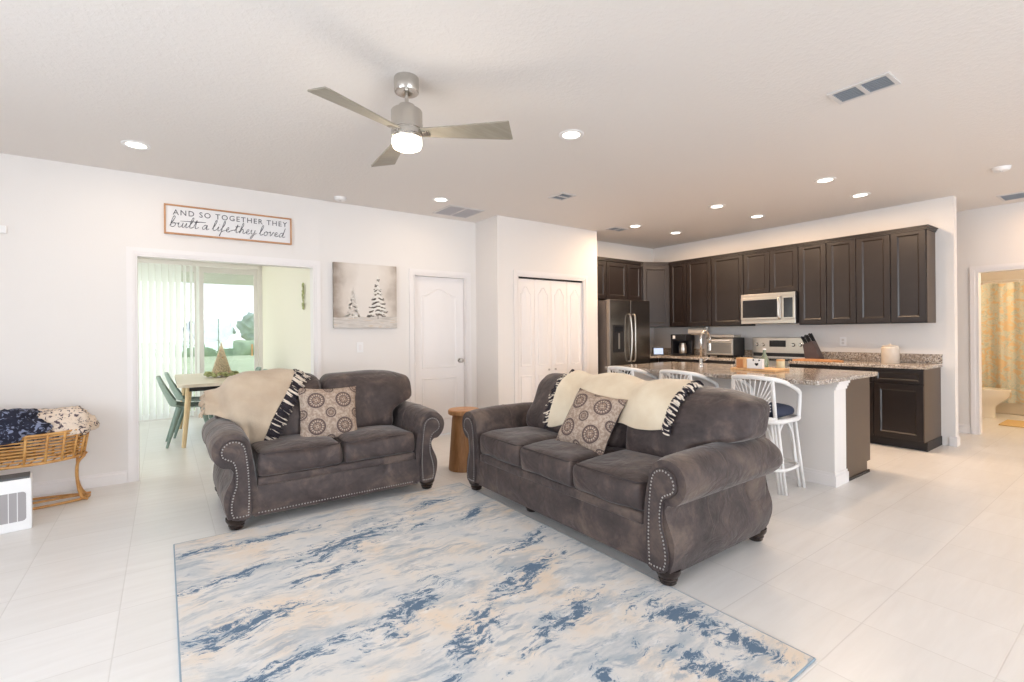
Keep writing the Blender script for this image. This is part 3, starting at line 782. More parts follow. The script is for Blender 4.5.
def plate(name, loc, rot, label, cat, switch=True):
    t = thing(name, label, cat, loc, rot)
    MB().bbox(-.036, .036, -.006, 0, -.058, .058, .002).build('plate', M_white, t)
    if switch: MB().bbox(-.016, .016, -.009, -.005, -.033, .033, .002).build('rocker', M_trim, t)
    else:
        for z in (-.02, .02): MB().lathe([(.0, 0), (.016, 0), (.016, .003), (0, .003)], n=16, M=Matrix.Translation((0, -.005, z)) @ Matrix.Rotation(R(90), 4, 'X')).build('socket', M_vent, t)
plate('light_switch', (1.82, D, 1.15), 0, 'white light switch plate on the wall under the painting', 'switch')
plate('wall_outlet', (KX, 2.55, 1.15), R(-90), 'white outlet plate on the kitchen wall right of the knife block', 'outlet', False)
t = thing('wall_thermostat', 'small white sensor box high on the wall at the left edge of the photo', 'sensor', (-1.055, D, 2.16))
MB().bbox(-.045, .045, -.03, 0, -.03, .03, .005).build('case', M_white, t)

# ------------------------------------------------------------------ rug
rug = thing('area_rug', 'large abstract blue and cream rug on the tiled floor', 'rug', (1.055, 2.255, 0))
m = MB(); m.bbox(-1.01, 1.01, -1.40, 1.40, .0005, .011, .003); m.build('pile', M_rug, rug)
m = MB(); m.tube([(-1.012, -1.402, .006), (1.012, -1.402, .006), (1.012, 1.402, .006), (-1.012, 1.402, .006)], .0055, 6, closed=True); m.build('binding', M_rugedge, rug)

# ------------------------------------------------------------------ sofas
def soft_box(w, d, h, r, nx=14, ny=10, nz=6, crown=.02, amp=.006, seed=0, fn=None, puff=(.0, .0)):
    """rounded upholstered box centred on x, from y 0..d, z 0..h"""
    bm = bmesh.new(); vs = {}
    def vert(i, j, k):
        key = (i, j, k)
        if key in vs: return vs[key]
        u, v, q = i/nx*2-1, j/ny*2-1, k/nz*2-1
        # concentrate samples near the edges
        e = lambda t: math.copysign(1-(1-abs(t))**1.35, t)
        p = Vector((e(u)*w/2, e(v)*d/2, e(q)*h/2))
        c = Vector((max(-w/2+r, min(w/2-r, p.x)), max(-d/2+r, min(d/2-r, p.y)), max(-h/2+r, min(h/2-r, p.z))))
        dd = p-c
        if dd.length > 1e-6:
            mx = max(abs(dd.x), abs(dd.y), abs(dd.z)); p = c+dd.normalized()*min(r, mx if mx > 0 else r)*1.0
        fz = (1-u*u)*(1-v*v)
        p.z += crown*fz*(1 if q > 0 else 0)*abs(q)
        p.y += -puff[0]*(1-u*u)*(1-q*q)*(1 if v < 0 else -.3)*abs(v)
        p.x += puff[1]*(1-v*v)*(1-q*q)*u
        nn = Vector((seed*3.1, seed*1.7, 0))
        p += Vector((noise.noise(p*5+nn), noise.noise(p*5+nn+Vector((5, 5, 0))), noise.noise(p*5+nn+Vector((0, 7, 7)))))*amp*2
        p += Vector((0, d/2, h/2))
        if fn: p = fn(p, u, v, q)
        vs[key] = bm.verts.new(p); return vs[key]
    def quad(a, b, c, e):
        try: bm.faces.new((a, b, c, e))
        except ValueError: pass
    for i in range(nx):
        for j in range(ny):
            quad(vert(i, j, 0), vert(i, j+1, 0), vert(i+1, j+1, 0), vert(i+1, j, 0)); quad(vert(i, j, nz), vert(i+1, j, nz), vert(i+1, j+1, nz), vert(i, j+1, nz))
    for i in range(nx):
        for k in range(nz):
            quad(vert(i, 0, k), vert(i+1, 0, k), vert(i+1, 0, k+1), vert(i, 0, k+1)); quad(vert(i, ny, k), vert(i, ny, k+1), vert(i+1, ny, k+1), vert(i+1, ny, k))
    for j in range(ny):
        for k in range(nz):
            quad(vert(0, j, k), vert(0, j, k+1), vert(0, j+1, k+1), vert(0, j+1, k)); quad(vert(nx, j, k), vert(nx, j+1, k), vert(nx, j+1, k+1), vert(nx, j, k+1))
    bmesh.ops.recalc_face_normals(bm, faces=bm.faces)
    return bm
def bm_build(bm, name, mat, parent, loc=(0, 0, 0), sub=1):
    me = bpy.data.meshes.new(name); bm.to_mesh(me); bm.free(); me.materials.append(mat)
    for p in me.polygons: p.use_smooth = True
    o = bpy.data.objects.new(name, me); COL.objects.link(o); o.parent = parent; o.location = loc
    if sub: s = o.modifiers.new('subdivision', 'SUBSURF'); s.levels = sub; s.render_levels = sub
    return o

def arm_profile(k=1.0):
    """(o, z): o outward from the seat side"""
    pts = [(.0, .078), (-.004, .25), (.0, .40), (.012, .47)]
    cx, cz, r = .150, .543, .121
    for a in range(180, -61, -15): pts.append((cx+r*cos(R(a)), cz+r*sin(R(a))))
    pts += [(.168, .432), (.153, .39), (.155, .34), (.178, .28), (.195, .22), (.193, .15), (.172, .078)]
    return pts
def panel_profile():
    pts = [(.046, .092), (.040, .25), (.046, .40), (.056, .50)]
    cx, cz, r = .140, .535, .076
    for a in range(170, -31, -16): pts.append((cx+r*cos(R(a)), cz+r*sin(R(a))))
    pts += [(.180, .474), (.152, .460), (.136, .430), (.128, .37), (.132, .31), (.152, .25), (.165, .19), (.162, .14), (.146, .092)]
    return pts
def nail_path():
    pts = [(.056, .106), (.050, .25), (.056, .40), (.066, .50)]
    cx, cz, r = .140, .535, .066
    for a in range(165, -41, -16): pts.append((cx+r*cos(R(a)), cz+r*sin(R(a))))
    pts += [(.178, .490), (.158, .482), (.138, .465), (.126, .43), (.119, .37), (.122, .31), (.141, .25), (.153, .19), (.152, .14), (.142, .106), (.09, .102), (.056, .105)]
    return pts
def resample(pts, step):
    out = [Vector(pts[0])]; acc = 0
    for a, b in zip(pts[:-1], pts[1:]):
        a = Vector(a); b = Vector(b); L = (b-a).length; q = step-acc
        while q <= L: out.append(a+(b-a)*(q/L)); q += step
        acc = L-(q-step)
    return out

def make_sofa(name, label, loc, rotz, W, n_seat, depth=.95, seed=0, mid_foot=False, ears=(.2, .2), back_h=.49):
    t = thing(name, label, 'sofa', loc, rotz)
    AW = .285; hw = W/2; iw = hw-AW              # inner half width
    # arms
    for sgn in (-1, 1):
        prof = catmull([(o, 0, z) for o, z in arm_profile()], 3, closed=False)
        m = MB(); ny = 15; n = len(prof)
        def P(i, j):
            v = j/(ny-1); y = .012+v*(depth-.012)
            o, z = prof[i].x, prof[i].z
            k = 0
            if v < .03: k = (1-v/.03)*.012
            if v > .95: k = ((v-.95)/.05)**2*.03
            c = Vector((.13, .40)); q = Vector((o, z)); dirn = (q-c).normalized(); q = q-dirn*k
            o, z = q.x, q.y
            w = noise.noise(Vector((o*6+seed, y*5, z*6+sgn)))*.008
            zz = z+(.012*sin(v*pi) if z > .5 else 0)-(.012*smooth01((v-.55)/.3) if z > .5 else 0)
            return Vector((sgn*(iw+o+w), y, zz+w*.6))
        vs = [P(i, j) for j in range(ny) for i in range(n)]
        fs = [(j*n+i, j*n+i+1, (j+1)*n+i+1, (j+1)*n+i) for j in range(ny-1) for i in range(n-1)]
        fs += [(j*n+n-1, j*n, (j+1)*n, (j+1)*n+n-1) for j in range(ny-1)]
        fs += [tuple(range(n)), tuple(range(ny*n-1, (ny-1)*n-1, -1))]
        m.add(vs, fs); arm = m.build('arm', M_sofa, t, smooth=50)
        pp = catmull([(o, 0, z) for o, z in panel_profile()], 3, closed=True)
        m = MB(); N = len(pp)
        cxy = Vector((.10, .33))
        vs = []
        for (dy, sc) in ((.012, 1), (-.004, 1), (-.012, .93)):
            for p in pp:
                q = Vector((p.x, p.z)); 
                if sc < 1:
                    i = pp.index(p); a = pp[(i+1) % N]-pp[i-1]; nn = Vector((-a.z, a.x)).normalized()*.007
                    q = q+nn if (q+nn-cxy).length < q.length*0+(q-cxy).length+1 else q
                vs.append(Vector((sgn*(iw+q.x), dy, q.y)))
        fs = [(r*N+i, r*N+(i+1) % N, (r+1)*N+(i+1) % N, (r+1)*N+i) for r in range(1) for i in range(N)]
        m2 = MB(); m2.add(vs[:2*N], fs+[tuple(range(N, 2*N))])
        m2.build('arm_panel', M_sofa, t, smooth=40)
        m = MB(); m.tube([Vector((sgn*(iw+p.x), -.003, p.z)) for p in pp], .0038, 6, closed=True); m.build('panel_piping', M_piping, t, smooth=180)
        m = MB()
        for p in resample([(o, z) for o, z in nail_path()], .0185):
            m.ball((sgn*(iw+p.x), -.006, p.y), .0052, 4, sc=(1, .6, 1))
        m.build('nailhead_trim', M_nail, t, smooth=180)
        # welt seams over the arm
        for vv in (.42, .78):
            j = int(vv*(ny-1)); y = .012+vv*(depth-.012)
            m = MB(); seam = [P(i, j) for i in range(8, n-8)]
            cc = Vector((sgn*(iw+.13), P(10, j).y, .42)); seam = [p+(p-cc).normalized()*.0006 for p in seam]
            m.tube(seam, .0018, 5); m.build('arm_seam', M_seam, t, smooth=180)
    # front rail: lower apron and deck band
    m = MB()
    def rail(u, v):
        x = (u*2-1)*(iw+.02); z0 = .078+.20*v
        y = .022-.012*sin(v*pi)
        return (x, y, z0)
    m.grid(rail, 20, 6); m.box(-iw-.02, iw+.02, .022, .60, .078, .278); m.build('front_rail', M_sofa, t, smooth=50)
    bm = soft_box(2*iw+.01, .50, .075, .024, 30, 6, 4, .0, .002, seed+1); bm_build(bm, 'deck_band', M_sofa, t, (0, .010, .268))
    if n_seat == 2:
        m = MB(); npt = int(2*iw/.0195)
        for i in range(npt): m.ball((-iw+.01+i*.0195,   .018, .100), .005, 4, sc=(1, .6, 1))
        m.build('nailhead_trim', M_nail, t, smooth=180)
    for x in ([0] if n_seat == 2 else [-iw/3, iw/3]):
        m = MB(); m.tube([(x, .021, .105), (x, .009, .19), (x, .021, .275)], .002, 5); m.build('rail_seam', M_piping, t)
    # back frame
    def bf(p, u, v, q): return p
    bm = soft_box(2*iw+.36, .24, .70, .05, 24, 6, 10, .0, .004, seed+2); bm_build(bm, 'back_frame', M_sofa, t, (0, depth-.25, .12))
    # seats
    sw = 2*iw/n_seat
    for i in range(n_seat):
        x = -iw+sw*(i+.5)
        bm = soft_box(sw-.004, .60, .165, .040, 16, 14, 6, .030, .007, seed+5+i, puff=(.012, 0)); bm_build(bm, 'seat_cushion', M_sofa, t, (x, .0, .335))
        c = []; q = .035
        for (a, b_) in ((-1, 0), (1, 0)): pass
        m = MB(); zz = .335+.158
        m.tube([(x-sw/2+.012, .30, zz), (x-sw/2+.012, .05, zz), (x-sw/2+.04, .013, zz), (x, -.004, zz+.006), (x+sw/2-.04, .013, zz), (x+sw/2-.012, .05, zz), (x+sw/2-.012, .30, zz)], .005, 6)
        m.build('seat_piping', M_piping, t, smooth=180)
    # back cushions
    nb = n_seat; bw = 2*iw/nb
    for i in range(nb):
        x = -iw+bw*(i+.5); left = i == 0; right = i == nb-1
        def fn(p, u, v, q, left=left, right=right):
            zt = p.z/(back_h+.01)
            p.y += .17*zt                                          # leans back
            ear = smooth01((zt-.33)/.12)*ears[0 if u < 0 else 1]*(1-.14*smooth01((zt-.85)/.15))
            if right and u > 0: p.x += ear*(max(0, u)**1.1)
            if left and u < 0: p.x -= ear*(abs(u)**1.1)
            if (right and u > .1) or (left and u < -.1): p.z += .0*abs(u)
            # tired, dented front
            p.y -= .03*sin(min(1, zt)*pi)*(1-u*u)
            p.y += .018*noise.noise(Vector((u*2.1+seed, zt*3.5, i)))*(1 if v < 0 else 0)
            p.z -= .018*smooth01(abs(u)*1.0-.4)*(zt > .8)
            return p
        bm = soft_box(bw+.004, .24, back_h, .085, 18, 8, 14, .012, .010, seed+11+i, fn, puff=(.035, 0))
        bm_build(bm, 'back_cushion', M_sofa, t, (x, depth-.56, .475))
    # feet
    fp = [(-hw+.165, .06), (hw-.165, .06), (-hw+.165, depth-.075), (hw-.165, depth-.075)]
    if mid_foot: fp += [(-.28, .13)]
    for x, y in fp:
        MB().lathe([(.036, .0115), (.042, .017), (.043, .028), (.047, .032), (.049, .040), (.046, .044), (.055, .056), (.061, .066), (.064, .072), (.065, .090), (.0, .090)], (x, y, 0), 24).build('foot', M_foot, t, smooth=50)
    return t
love = make_sofa('loveseat', 'dark grey brown leather loveseat in front of the dining opening, beige throw over it', (1.08, 3.64, 0), 0, 1.72, 2, seed=1, ears=(.15, .20))
sofa = make_sofa('three_seat_sofa', 'long dark grey brown leather sofa facing left, its back to the kitchen island', (2.03, 2.485, 0), R(-90), 2.20, 3, depth=1.0, seed=40, mid_foot=True, ears=(-.06, .30), back_h=.465)

# ------------------------------------------------------------------ scatter pillows
def pillow(name, label, loc, rot, size=.42, th=.075, group=None):
    t = thing(name, label, 'pillow', loc); t.rotation_euler = (Matrix.Rotation(rot[2], 3, 'Z') @ Matrix.Rotation(rot[0], 3, 'X') @ Matrix.Rotation(rot[1], 3, 'Y')).to_euler()
    n = 22
    def half(sg):
        def f(u, v):
            a, b_ = u*2-1, v*2-1
            h = th*((1-a**4)*(1-b_**4))**.55*(.82+.18*(1-max(abs(a), abs(b_))))
            k = 1-.07*(1-abs(a))*abs(b_)**3 ; k2 = 1-.07*(1-abs(b_))*abs(a)**3
            x = a*size/2*(1-.085*(1-b_*b_))+.006*noise.noise(Vector((a*3, b_*3, 2))); z = b_*size/2*(1-.085*(1-a*a))
            return (x, sg*(h+.004*noise.noise(Vector((a*4, b_*4, sg)))*(h > .01)), z)
        return f
    MB().grid(half(-1), n, n).build('cover', M_medal, t, smooth=180, recalc=False)
    m = MB().grid(half(1), n, n); m.build('back_cover', M_pilback, t, smooth=180, recalc=False)
    return t
pillow('throw_pillow', 'square medallion patterned pillow on the loveseat', (1.06, 3.97, .665), (R(-20), R(2), R(-3)), .455, .085)
pillow('throw_pillow', 'square medallion patterned pillow leaning on the cream throw of the long sofa', (2.41, 2.42, .68), (R(-32), R(7), R(-82)), .435, .09)

# ------------------------------------------------------------------ throws
def bvh_of(objs):
    vs = []; fs = []
    bpy.context.view_layer.update(); dg = bpy.context.evaluated_depsgraph_get()
    for o in objs:
        e = o.evaluated_get(dg); me = e.to_mesh(); off = len(vs)
        vs += [o.matrix_world @ v.co for v in me.vertices]; fs += [tuple(i+off for i in p.vertices) for p in me.polygons]; e.to_mesh_clear()
    return BVHTree.FromPolygons(vs, fs)
def tassels(m_d, m_l, p, dirn, nrm, L=.055):
    """a short bundle of dark and light yarn hanging from p"""
    for k in range(2):
        q = p+Vector((random.uniform(-.006, .006),)*3)
        e = q+dirn*L*random.uniform(.7, 1.1)+Vector((random.uniform(-.014, .014), random.uniform(-.014, .014), random.uniform(-.012, .006)))
        mid = (q+e)/2+nrm*random.uniform(.004, .016)
        (m_d if random.random() < .62 else m_l).tube(catmull([q, mid, e], 3), [.006]*6+[.004], 5)
# cream throw over the sofa back
bv = bvh_of([o for o in bpy.data.objects if o.parent == sofa and o.name.split('.')[0] in ('back_cushion', 'back_frame')])
def throw_sofa():
    nu, nv = 44, 30; grid = []
    for j in range(nv):
        row = []; v = j/(nv-1)
        for i in range(nu):
            u = i/(nu-1)
            y = 2.95-u*1.15 + .05*(v-.5)*(u)                       # far end -> near end
            # ray fan around an axis inside the cushions
            a = R(118)-v*R(158-34*u+5*sin(u*9))               # from behind the top, over, to the front
            ax = Vector((2.68, y, .72)); d = Vector((-cos(a-R(0)), 0, sin(a)))
            d = Vector((-cos(a), 0, sin(a)))
            far = ax+d*.9; hit = bv.ray_cast(far, -d, .9)
            p = hit[0] if hit[0] is not None else ax+d*.2
            row.append(p+d*.014)
        grid.append(row)
    for it in range(16):
        g2 = [[p.copy() for p in r] for r in grid]
        for j in range(nv):
            for i in range(nu):
                s = Vector(); c = 0
                for a, b_ in ((1, 0), (-1, 0), (0, 1), (0, -1)):
                    jj, ii = j+a, i+b_
                    if 0 <= jj < nv and 0 <= ii < nu: s += grid[jj][ii]; c += 1
                g2[j][i] = grid[j][i]*.5+s/c*.5
        grid = g2
    for j in range(nv):
        for i in range(nu):
            p = grid[j][i]; q = Vector((p.x-2.68, 0, p.z-.74)).normalized(); p += q*(.022+.006*noise.noise(p*9))
    return grid
g = throw_sofa(); nv, nu = len(g), len(g[0])
def sheet(grid, name, mat, parent, th=.010):
    nv, nu = len(grid), len(grid[0]); m = MB()
    m.add([p for r in grid for p in r], [(j*nu+i, j*nu+i+1, (j+1)*nu+i+1, (j+1)*nu+i) for j in range(nv-1) for i in range(nu-1)])
    o = m.build(name, mat, parent, smooth=180, recalc=True)
    s = o.modifiers.new('thickness', 'SOLIDIFY'); s.thickness = th; s.offset = 0
    s = o.modifiers.new('subdivision', 'SUBSURF'); s.levels = 1; s.render_levels = 1
    return o
tt = thing('throw_blanket', 'cream throw blanket with dark tassels over the back of the long sofa', 'blanket', (0, 0, 0))
sheet(g, 'cloth', M_throw_cream, tt)
for side in (0, nu-1):
    md, ml = MB(), MB(); sg_ = 1 if side == 0 else -1
    for j in range(3, nv-1):
        for rep in (0, .5):
            p = g[j][side].lerp(g[j+1][side], rep) if j+1 < nv else g[j][side]
            nrm = Vector((p.x-2.68, 0, p.z-.74)).normalized()
            tassels(md, ml, p, Vector((0, sg_*.9, -.35)).normalized(), nrm, .05)
    md.build('fringe', M_tassel_d, tt, smooth=180); ml.build('fringe', M_tassel_l, tt, smooth=180)

# beige throw over the left corner of the loveseat: a folded triangle
bv2 = bvh_of([o for o in bpy.data.objects if o.parent == love and o.name.split('.')[0] in ('back_cushion', 'back_frame', 'arm', 'seat_cushion')])
def throw_love():
    nu, nv = 40, 34; grid = [[None]*nu for _ in range(nv)]; rl = .13
    for i in range(nu):
        u = i/(nu-1); x0 = .23+.65*u; x1 = .23+.34*u
        end = -R(2)-R(52)*u**2.4
        start = R(125)
        for j in range(nv):
            v = j/(nv-1); a = start+(end-start)*v**.9; x = x0+(x1-x0)*smooth01((v-.25)/.75)
            ax = Vector((x, 4.36, .70)); d = Vector((0, -cos(a), sin(a)))
            hit = bv2.ray_cast(ax+d*.46, -d, .46)
            if hit[0] is not None: rl = (hit[0]-ax).length
            rl = min(max(rl, .13), .13+1.5*u)
            p = hit[0] if hit[0] is not None and (hit[0]-ax).length > .1 and u > .12 else ax+d*rl
            if u < .06 and hit[0] is not None: p = p+Vector((-.02, 0, .0))
            grid[j][i] = p+d*.015
    for it in range(9):
        g2 = [[p.copy() for p in r] for r in grid]
        for j in range(nv):
            for i in range(nu):
                s = Vector(); c = 0
                for a, b_ in ((1, 0), (-1, 0), (0, 1), (0, -1)):
                    jj, ii = j+a, i+b_
                    if 0 <= jj < nv and 0 <= ii < nu: s += grid[jj][ii]; c += 1
                g2[j][i] = grid[j][i]*.5+s/c*.5
        grid = g2
    for r in grid:
        for p in r:
            q = Vector((0, p.y-4.36, p.z-.62)).normalized(); p += q*(.034+.008*noise.noise(p*7)+.005*sin((p.x*.8+p.z*1.7)*34))
    return grid
g = throw_love(); nv, nu = len(g), len(g[0])
t2 = thing('throw_blanket', 'beige throw blanket with black and white tassels over the left corner of the loveseat', 'blanket', (0, 0, 0))
sheet(g, 'cloth', M_throw_beige, t2)
md, ml = MB(), MB()
for j in range(2, nv-1):
    for rep in (0, .5):
        for w in (0, 1):
            p = g[j][nu-1].lerp(g[j+1][nu-1], rep)+Vector((.012*w, -.004, 0))
            tassels(md, ml, p, Vector((.8, -.1, -.6)).normalized(), Vector((0, -1, 0)), .085)
for j in range(6, 11):
    for k in range(4):
        tassels(md, ml, g[j][nu-1]+Vector((.02+.02*k, -.01, -.01*k)), Vector((.7, -.2, -.6)), Vector((0, -1, .3)), .07)
md.build('fringe', M_tassel_d, t2, smooth=180); ml.build('fringe', M_tassel_l, t2, smooth=180)
ml2 = MB(); 
for k in range(12): tassels(ml2, ml2, g[random.randint(14, nv-4)][0]+Vector((.004, 0, 0)), Vector((-.4, -.1, -.9)), Vector((-1, 0, 0)), .05)
ml2.build('fringe', M_throw_beige, t2, smooth=180)

# ------------------------------------------------------------------ end table between the sofas
et = thing('end_table', 'wooden drum shaped end table between the loveseat and the long sofa', 'table', (2.34, 4.05, 0))
MB().lathe([(.15, .0), (.15, .02), (.115, .48), (.108, .525), (.0, .525)], n=40).build('tapered_base', M_tablewood, et, smooth=40)
MB().lathe([(.0, .525), (.145, .525), (.152, .532), (.152, .565), (.145, .572), (.0, .572)], n=40).build('top', M_tabletop, et, smooth=40)

# ------------------------------------------------------------------ kitchen cabinets
def shaker(m, w, h, t=.02, st=.06, M=None, gap=.0045):
    """door face in the local x-z plane, front at y=-t, from x 0..w, z 0..h"""
    a, b_ = gap, w-gap; c, d = gap, h-gap
    m.bbox(a, a+st, -t, 0, c, d, .003, M=M); m.bbox(b_-st, b_, -t, 0, c, d, .003, M=M)
    m.bbox(a+st-.001, b_-st+.001, -t, 0, c, c+st, .003, M=M); m.bbox(a+st-.001, b_-st+.001, -t, 0, d-st, d, .003, M=M)
    m.box(a+st-.001, b_-st+.001, -t*.45, 0, c+st-.001, d-st+.001, M=M)
    if b_-a > 2*st+.03 and d-c > 2*st+.03:
        q = st; P = lambda x, y, z: (M @ Vector((x, y, z))) if M is not None else Vector((x, y, z))
        o = [(a+q, c+q), (b_-q, c+q), (b_-q, d-q), (a+q, d-q)]; i_ = [(a+q+.012, c+q+.012), (b_-q-.012, c+q+.012), (b_-q-.012, d-q-.012), (a+q+.012, d-q-.012)]
        vs = [P(x, -t*.92, z) for x, z in o]+[P(x, -t*.46, z) for x, z in i_]
        m.add(vs, [(k, (k+1) % 4, (k+1) % 4+4, k+4) for k in range(4)])
def cab_M(x, y, z, ang): return Matrix.Translation((x, y, z)) @ Matrix.Rotation(ang, 4, 'Z')
UF = KX-.33; UZ0, UZ1 = 1.37, 2.42
def crown(m, w, z, y0=0, M=None):
    for (dz0, dz1, p) in ((0, .012, .004), (.012, .028, .014), (.028, .04, .024)): m.box(-p*0, w, y0-.02-p, y0+.05, z+dz0, z+dz1, M=M)
# wall cabinets on the range wall; local x runs toward -y (left to right in view), local -y faces the room
def upper(y_hi, doors, z0, z1, label, depth=.31, end=False):
    """doors: list of widths"""
    w = sum(doors); t = thing('wall_cabinet', label, 'cabinet', (UF+.02, y_hi, z0), R(-90), 'dark wall cabinets')
    h = z1-z0; m = MB(); m.box(0.0008, w-.0008, 0, depth, 0, h); m.build('body', M_espb, t)
    x = 0
    for dw in doors:
        m = MB(); shaker(m, dw, h-.01, M=Matrix.Translation((x, -.001, .005))); m.build('door', M_esp, t); x += dw
    m = MB()
    for (dz0, dz1, p) in ((-.03, -.012, .012), (-.012, .004, .020), (.004, .014, .030)): m.box(0.0008, w-.0008+(p if end else 0), -.02-p, .05, h+dz0, h+dz1)
    if end:
        for (dz0, dz1, p) in ((-.03, -.012, .012), (-.012, .004, .020), (.004, .014, .030)): m.box(w-.002, w+p, .05, depth, h+dz0, h+dz1)
    m.build('crown_moulding', M_esp, t)
    if end:
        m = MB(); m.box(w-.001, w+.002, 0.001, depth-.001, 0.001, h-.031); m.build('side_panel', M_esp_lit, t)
    return t
ys = [4.93, 4.61, 4.18, 3.68, 3.31, 2.94, 2.61, 2.29, 1.95, 1.63]
upper(ys[0], [ys[0]-ys[1]], UZ0, UZ1, 'narrow dark wall cabinet right of the diagonal corner cabinet')
upper(ys[1], [ys[1]-ys[2], ys[2]-ys[3]], UZ0, UZ1, 'two door dark wall cabinet left of the microwave')
upper(ys[3], [ys[3]-ys[4], ys[4]-ys[5]], 1.81, UZ1, 'short two door dark cabinet above the microwave')
upper(ys[5], [ys[5]-ys[6], ys[6]-ys[7]], UZ0, UZ1, 'two door dark wall cabinet just right of the microwave')
upper(ys[7], [ys[7]-ys[8], ys[8]-ys[9]], UZ0, UZ1, 'end two door dark wall cabinet at the right with finished side', end=True)
# diagonal corner cabinet
c0 = Vector((6.33, 5.155)); c1 = Vector((UF, ys[0]))
t = thing('corner_cabinet', 'dark diagonal corner wall cabinet right of the fridge cabinet', 'cabinet', (c0.x, c0.y, UZ0))
w = (c1-c0).length-.004; ang = math.atan2(c1.y-c0.y, c1.x-c0.x)
m = MB(); m.prism([(0, .0), (c1.x-c0.x-.001, c1.y-c0.y), (KX-c0.x-.001, ys[0]-c0.y), (KX-c0.x-.001, D-c0.y-.001), (0, D-c0.y-.001)], 0, UZ1-UZ0, 'xy'); m.build('body', M_esp, t)
MM = Matrix.Rotation(ang, 4, 'Z')
m = MB(); shaker(m, w-.02, UZ1-UZ0-.05, M=MM @ Matrix.Translation((.01, -.001, .005))); m.build('door', M_esp, t)
m = MB(); 
for (dz0, dz1, p) in ((-.03, -.012, .012), (-.012, .004, .020), (.004, .014, .030)): m.box(.03, w-.03, -.001-p, .05, UZ1-UZ0+dz0, UZ1-UZ0+dz1, M=MM)
m.build('crown_moulding', M_esp, t)
# cabinet above the fridge
FX0, FX1 = 5.20, 6.10
t = thing('fridge_cabinet', 'dark three door cabinet above the refrigerator', 'cabinet', (BX1+.002, 5.15, 1.80))
w = 6.328-(BX1+.002); h = UZ1-1.80
MB().box(.001, w, .02, D-5.15-.001, 0, h).build('body', M_esp, t)
x = 0
for dw in (.36, .47, w-.83-.004):
    m = MB(); shaker(m, dw, h-.04, M=Matrix.Translation((x+.002, .019, .005))); m.build('door', M_esp, t); x += dw
m = MB()
for (dz0, dz1, p) in ((-.03, -.012, .012), (-.012, .004, .020), (.004, .014, .030)): m.box(.001, w-.002, -p, .05, h+dz0, h+dz1)
m.build('crown_moulding', M_esp, t)

# refrigerator
fy = 4.83
fg = thing('refrigerator', 'stainless steel french door refrigerator with water dispenser beside the pantry', 'refrigerator', (FX0+.02, fy, 0)); FW = .90; FH = 1.775
MB().bbox(.003, FW-.003, .075, .60, .012, FH-.01, .006).build('body', M_fridgeside, fg)
MB().bbox(0, FW/2-.003, 0, .07, .66, FH, .010).build('left_door', M_fridge, fg)
rd = MB().bbox(FW/2+.003, FW, 0, .07, .66, FH, .010).build('right_door', M_fridge, fg)
MB().bbox(0, FW, 0, .07, .05, .65, .010).build('freezer_drawer', M_fridge, fg)
MB().box(.03, FW-.03, .04, .5, 0, .05).build('toe_grille', M_blackmat, fg)
for x in (FW/2-.05, FW/2+.05):
    s = -1 if x < FW/2 else 1
    pts = catmull([(x, .0, .86), (x-.0*s, -.045, .90), (x-.012*s, -.06, 1.2), (x, -.045, 1.52), (x, 0, 1.56)], 6)
    MB().tube(pts, .011, 8).build('door_handle', M_steel, fg, smooth=180)
MB().tube(catmull([(.08, 0, .60), (.1, -.045, .60), (FW/2, -.055, .60), (FW-.1, -.045, .60), (FW-.08, 0, .60)], 5), .011, 8).build('drawer_handle', M_steel, fg, smooth=180)
dp = MB().box(.07, .30, -.006, .004, 1.00, 1.40).build('water_dispenser', M_blackmat, fg)
MB().box(.10, .27, -.009, -.006, 1.30, 1.38).build('display', M_black, dp)
MB().box(.17, .20, -.012, -.006, 1.05, 1.28).build('paddle', M_steel, dp)
# base cabinets along the range wall
BF = KX-.60
def base_unit(y_hi, units, label, end=False):
    w = sum(u for u in units); t = thing('base_cabinet', label, 'cabinet', (BF+.02, y_hi, 0), R(-90), 'dark base cabinets')
    dpt = KX-(BF+.02)-.002
    MB().box(.001, w-.001, 0, dpt, .10, .872).build('body', M_esp, t)
    MB().box(.001, w-.001, .065, dpt, 0, .10).build('toe_kick', M_toe, t)
    x = 0
    for u in units:
        m = MB(); shaker(m, u, .155, st=.035, M=Matrix.Translation((x, -.001, .71))); m.build('drawer', M_esp, t)
        m = MB(); shaker(m, u, .60, M=Matrix.Translation((x, -.001, .105))); m.build('door', M_esp, t); x += u
    if end:
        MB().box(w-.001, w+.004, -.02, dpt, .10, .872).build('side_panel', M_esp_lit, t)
        MB().box(w-.001, w+.012, .05, dpt, .0, .10).build('base_trim', M_toe, t)
base_unit(4.95, [.42, .42, .43], 'dark base cabinet run left of the stove under the toaster oven')
base_unit(2.94, [.45, .45, .445], 'dark base cabinet run right of the stove ending near the hall', end=True)
def slab(name, poly, label, group=None, z0=.874, z1=.912):
    m = MB(); m.prism(poly, z0, z1, 'xy'); o = m.build(name, M_granite)
    b_ = o.modifiers.new('bevel', 'BEVEL'); b_.width = .006; b_.segments = 2
    return tag(o, label, 'countertop')
slab('countertop', [(BF-.02, 1.572), (KX-.001, 1.572), (KX-.001, 2.945), (BF-.02, 2.945)], 'speckled granite countertop right of the stove')
slab('countertop', [(BF-.02, 3.685), (KX-.001, 3.685), (KX-.001, D-.001), (6.15, D-.001), (6.15, 4.92), (BF-.02, 4.92)], 'speckled granite countertop left of the stove, in the back corner')
tag(MB().bbox(KX-.022, KX-.001, 1.572, 2.945, .913, 1.015, .003).build('backsplash', M_granite), 'low granite backsplash strip right of the stove', 'backsplash')
tag(MB().bbox(KX-.022, KX-.001, 3.685, D-.03, .913, 1.015, .003).build('backsplash', M_granite), 'low granite backsplash strip left of the stove', 'backsplash')
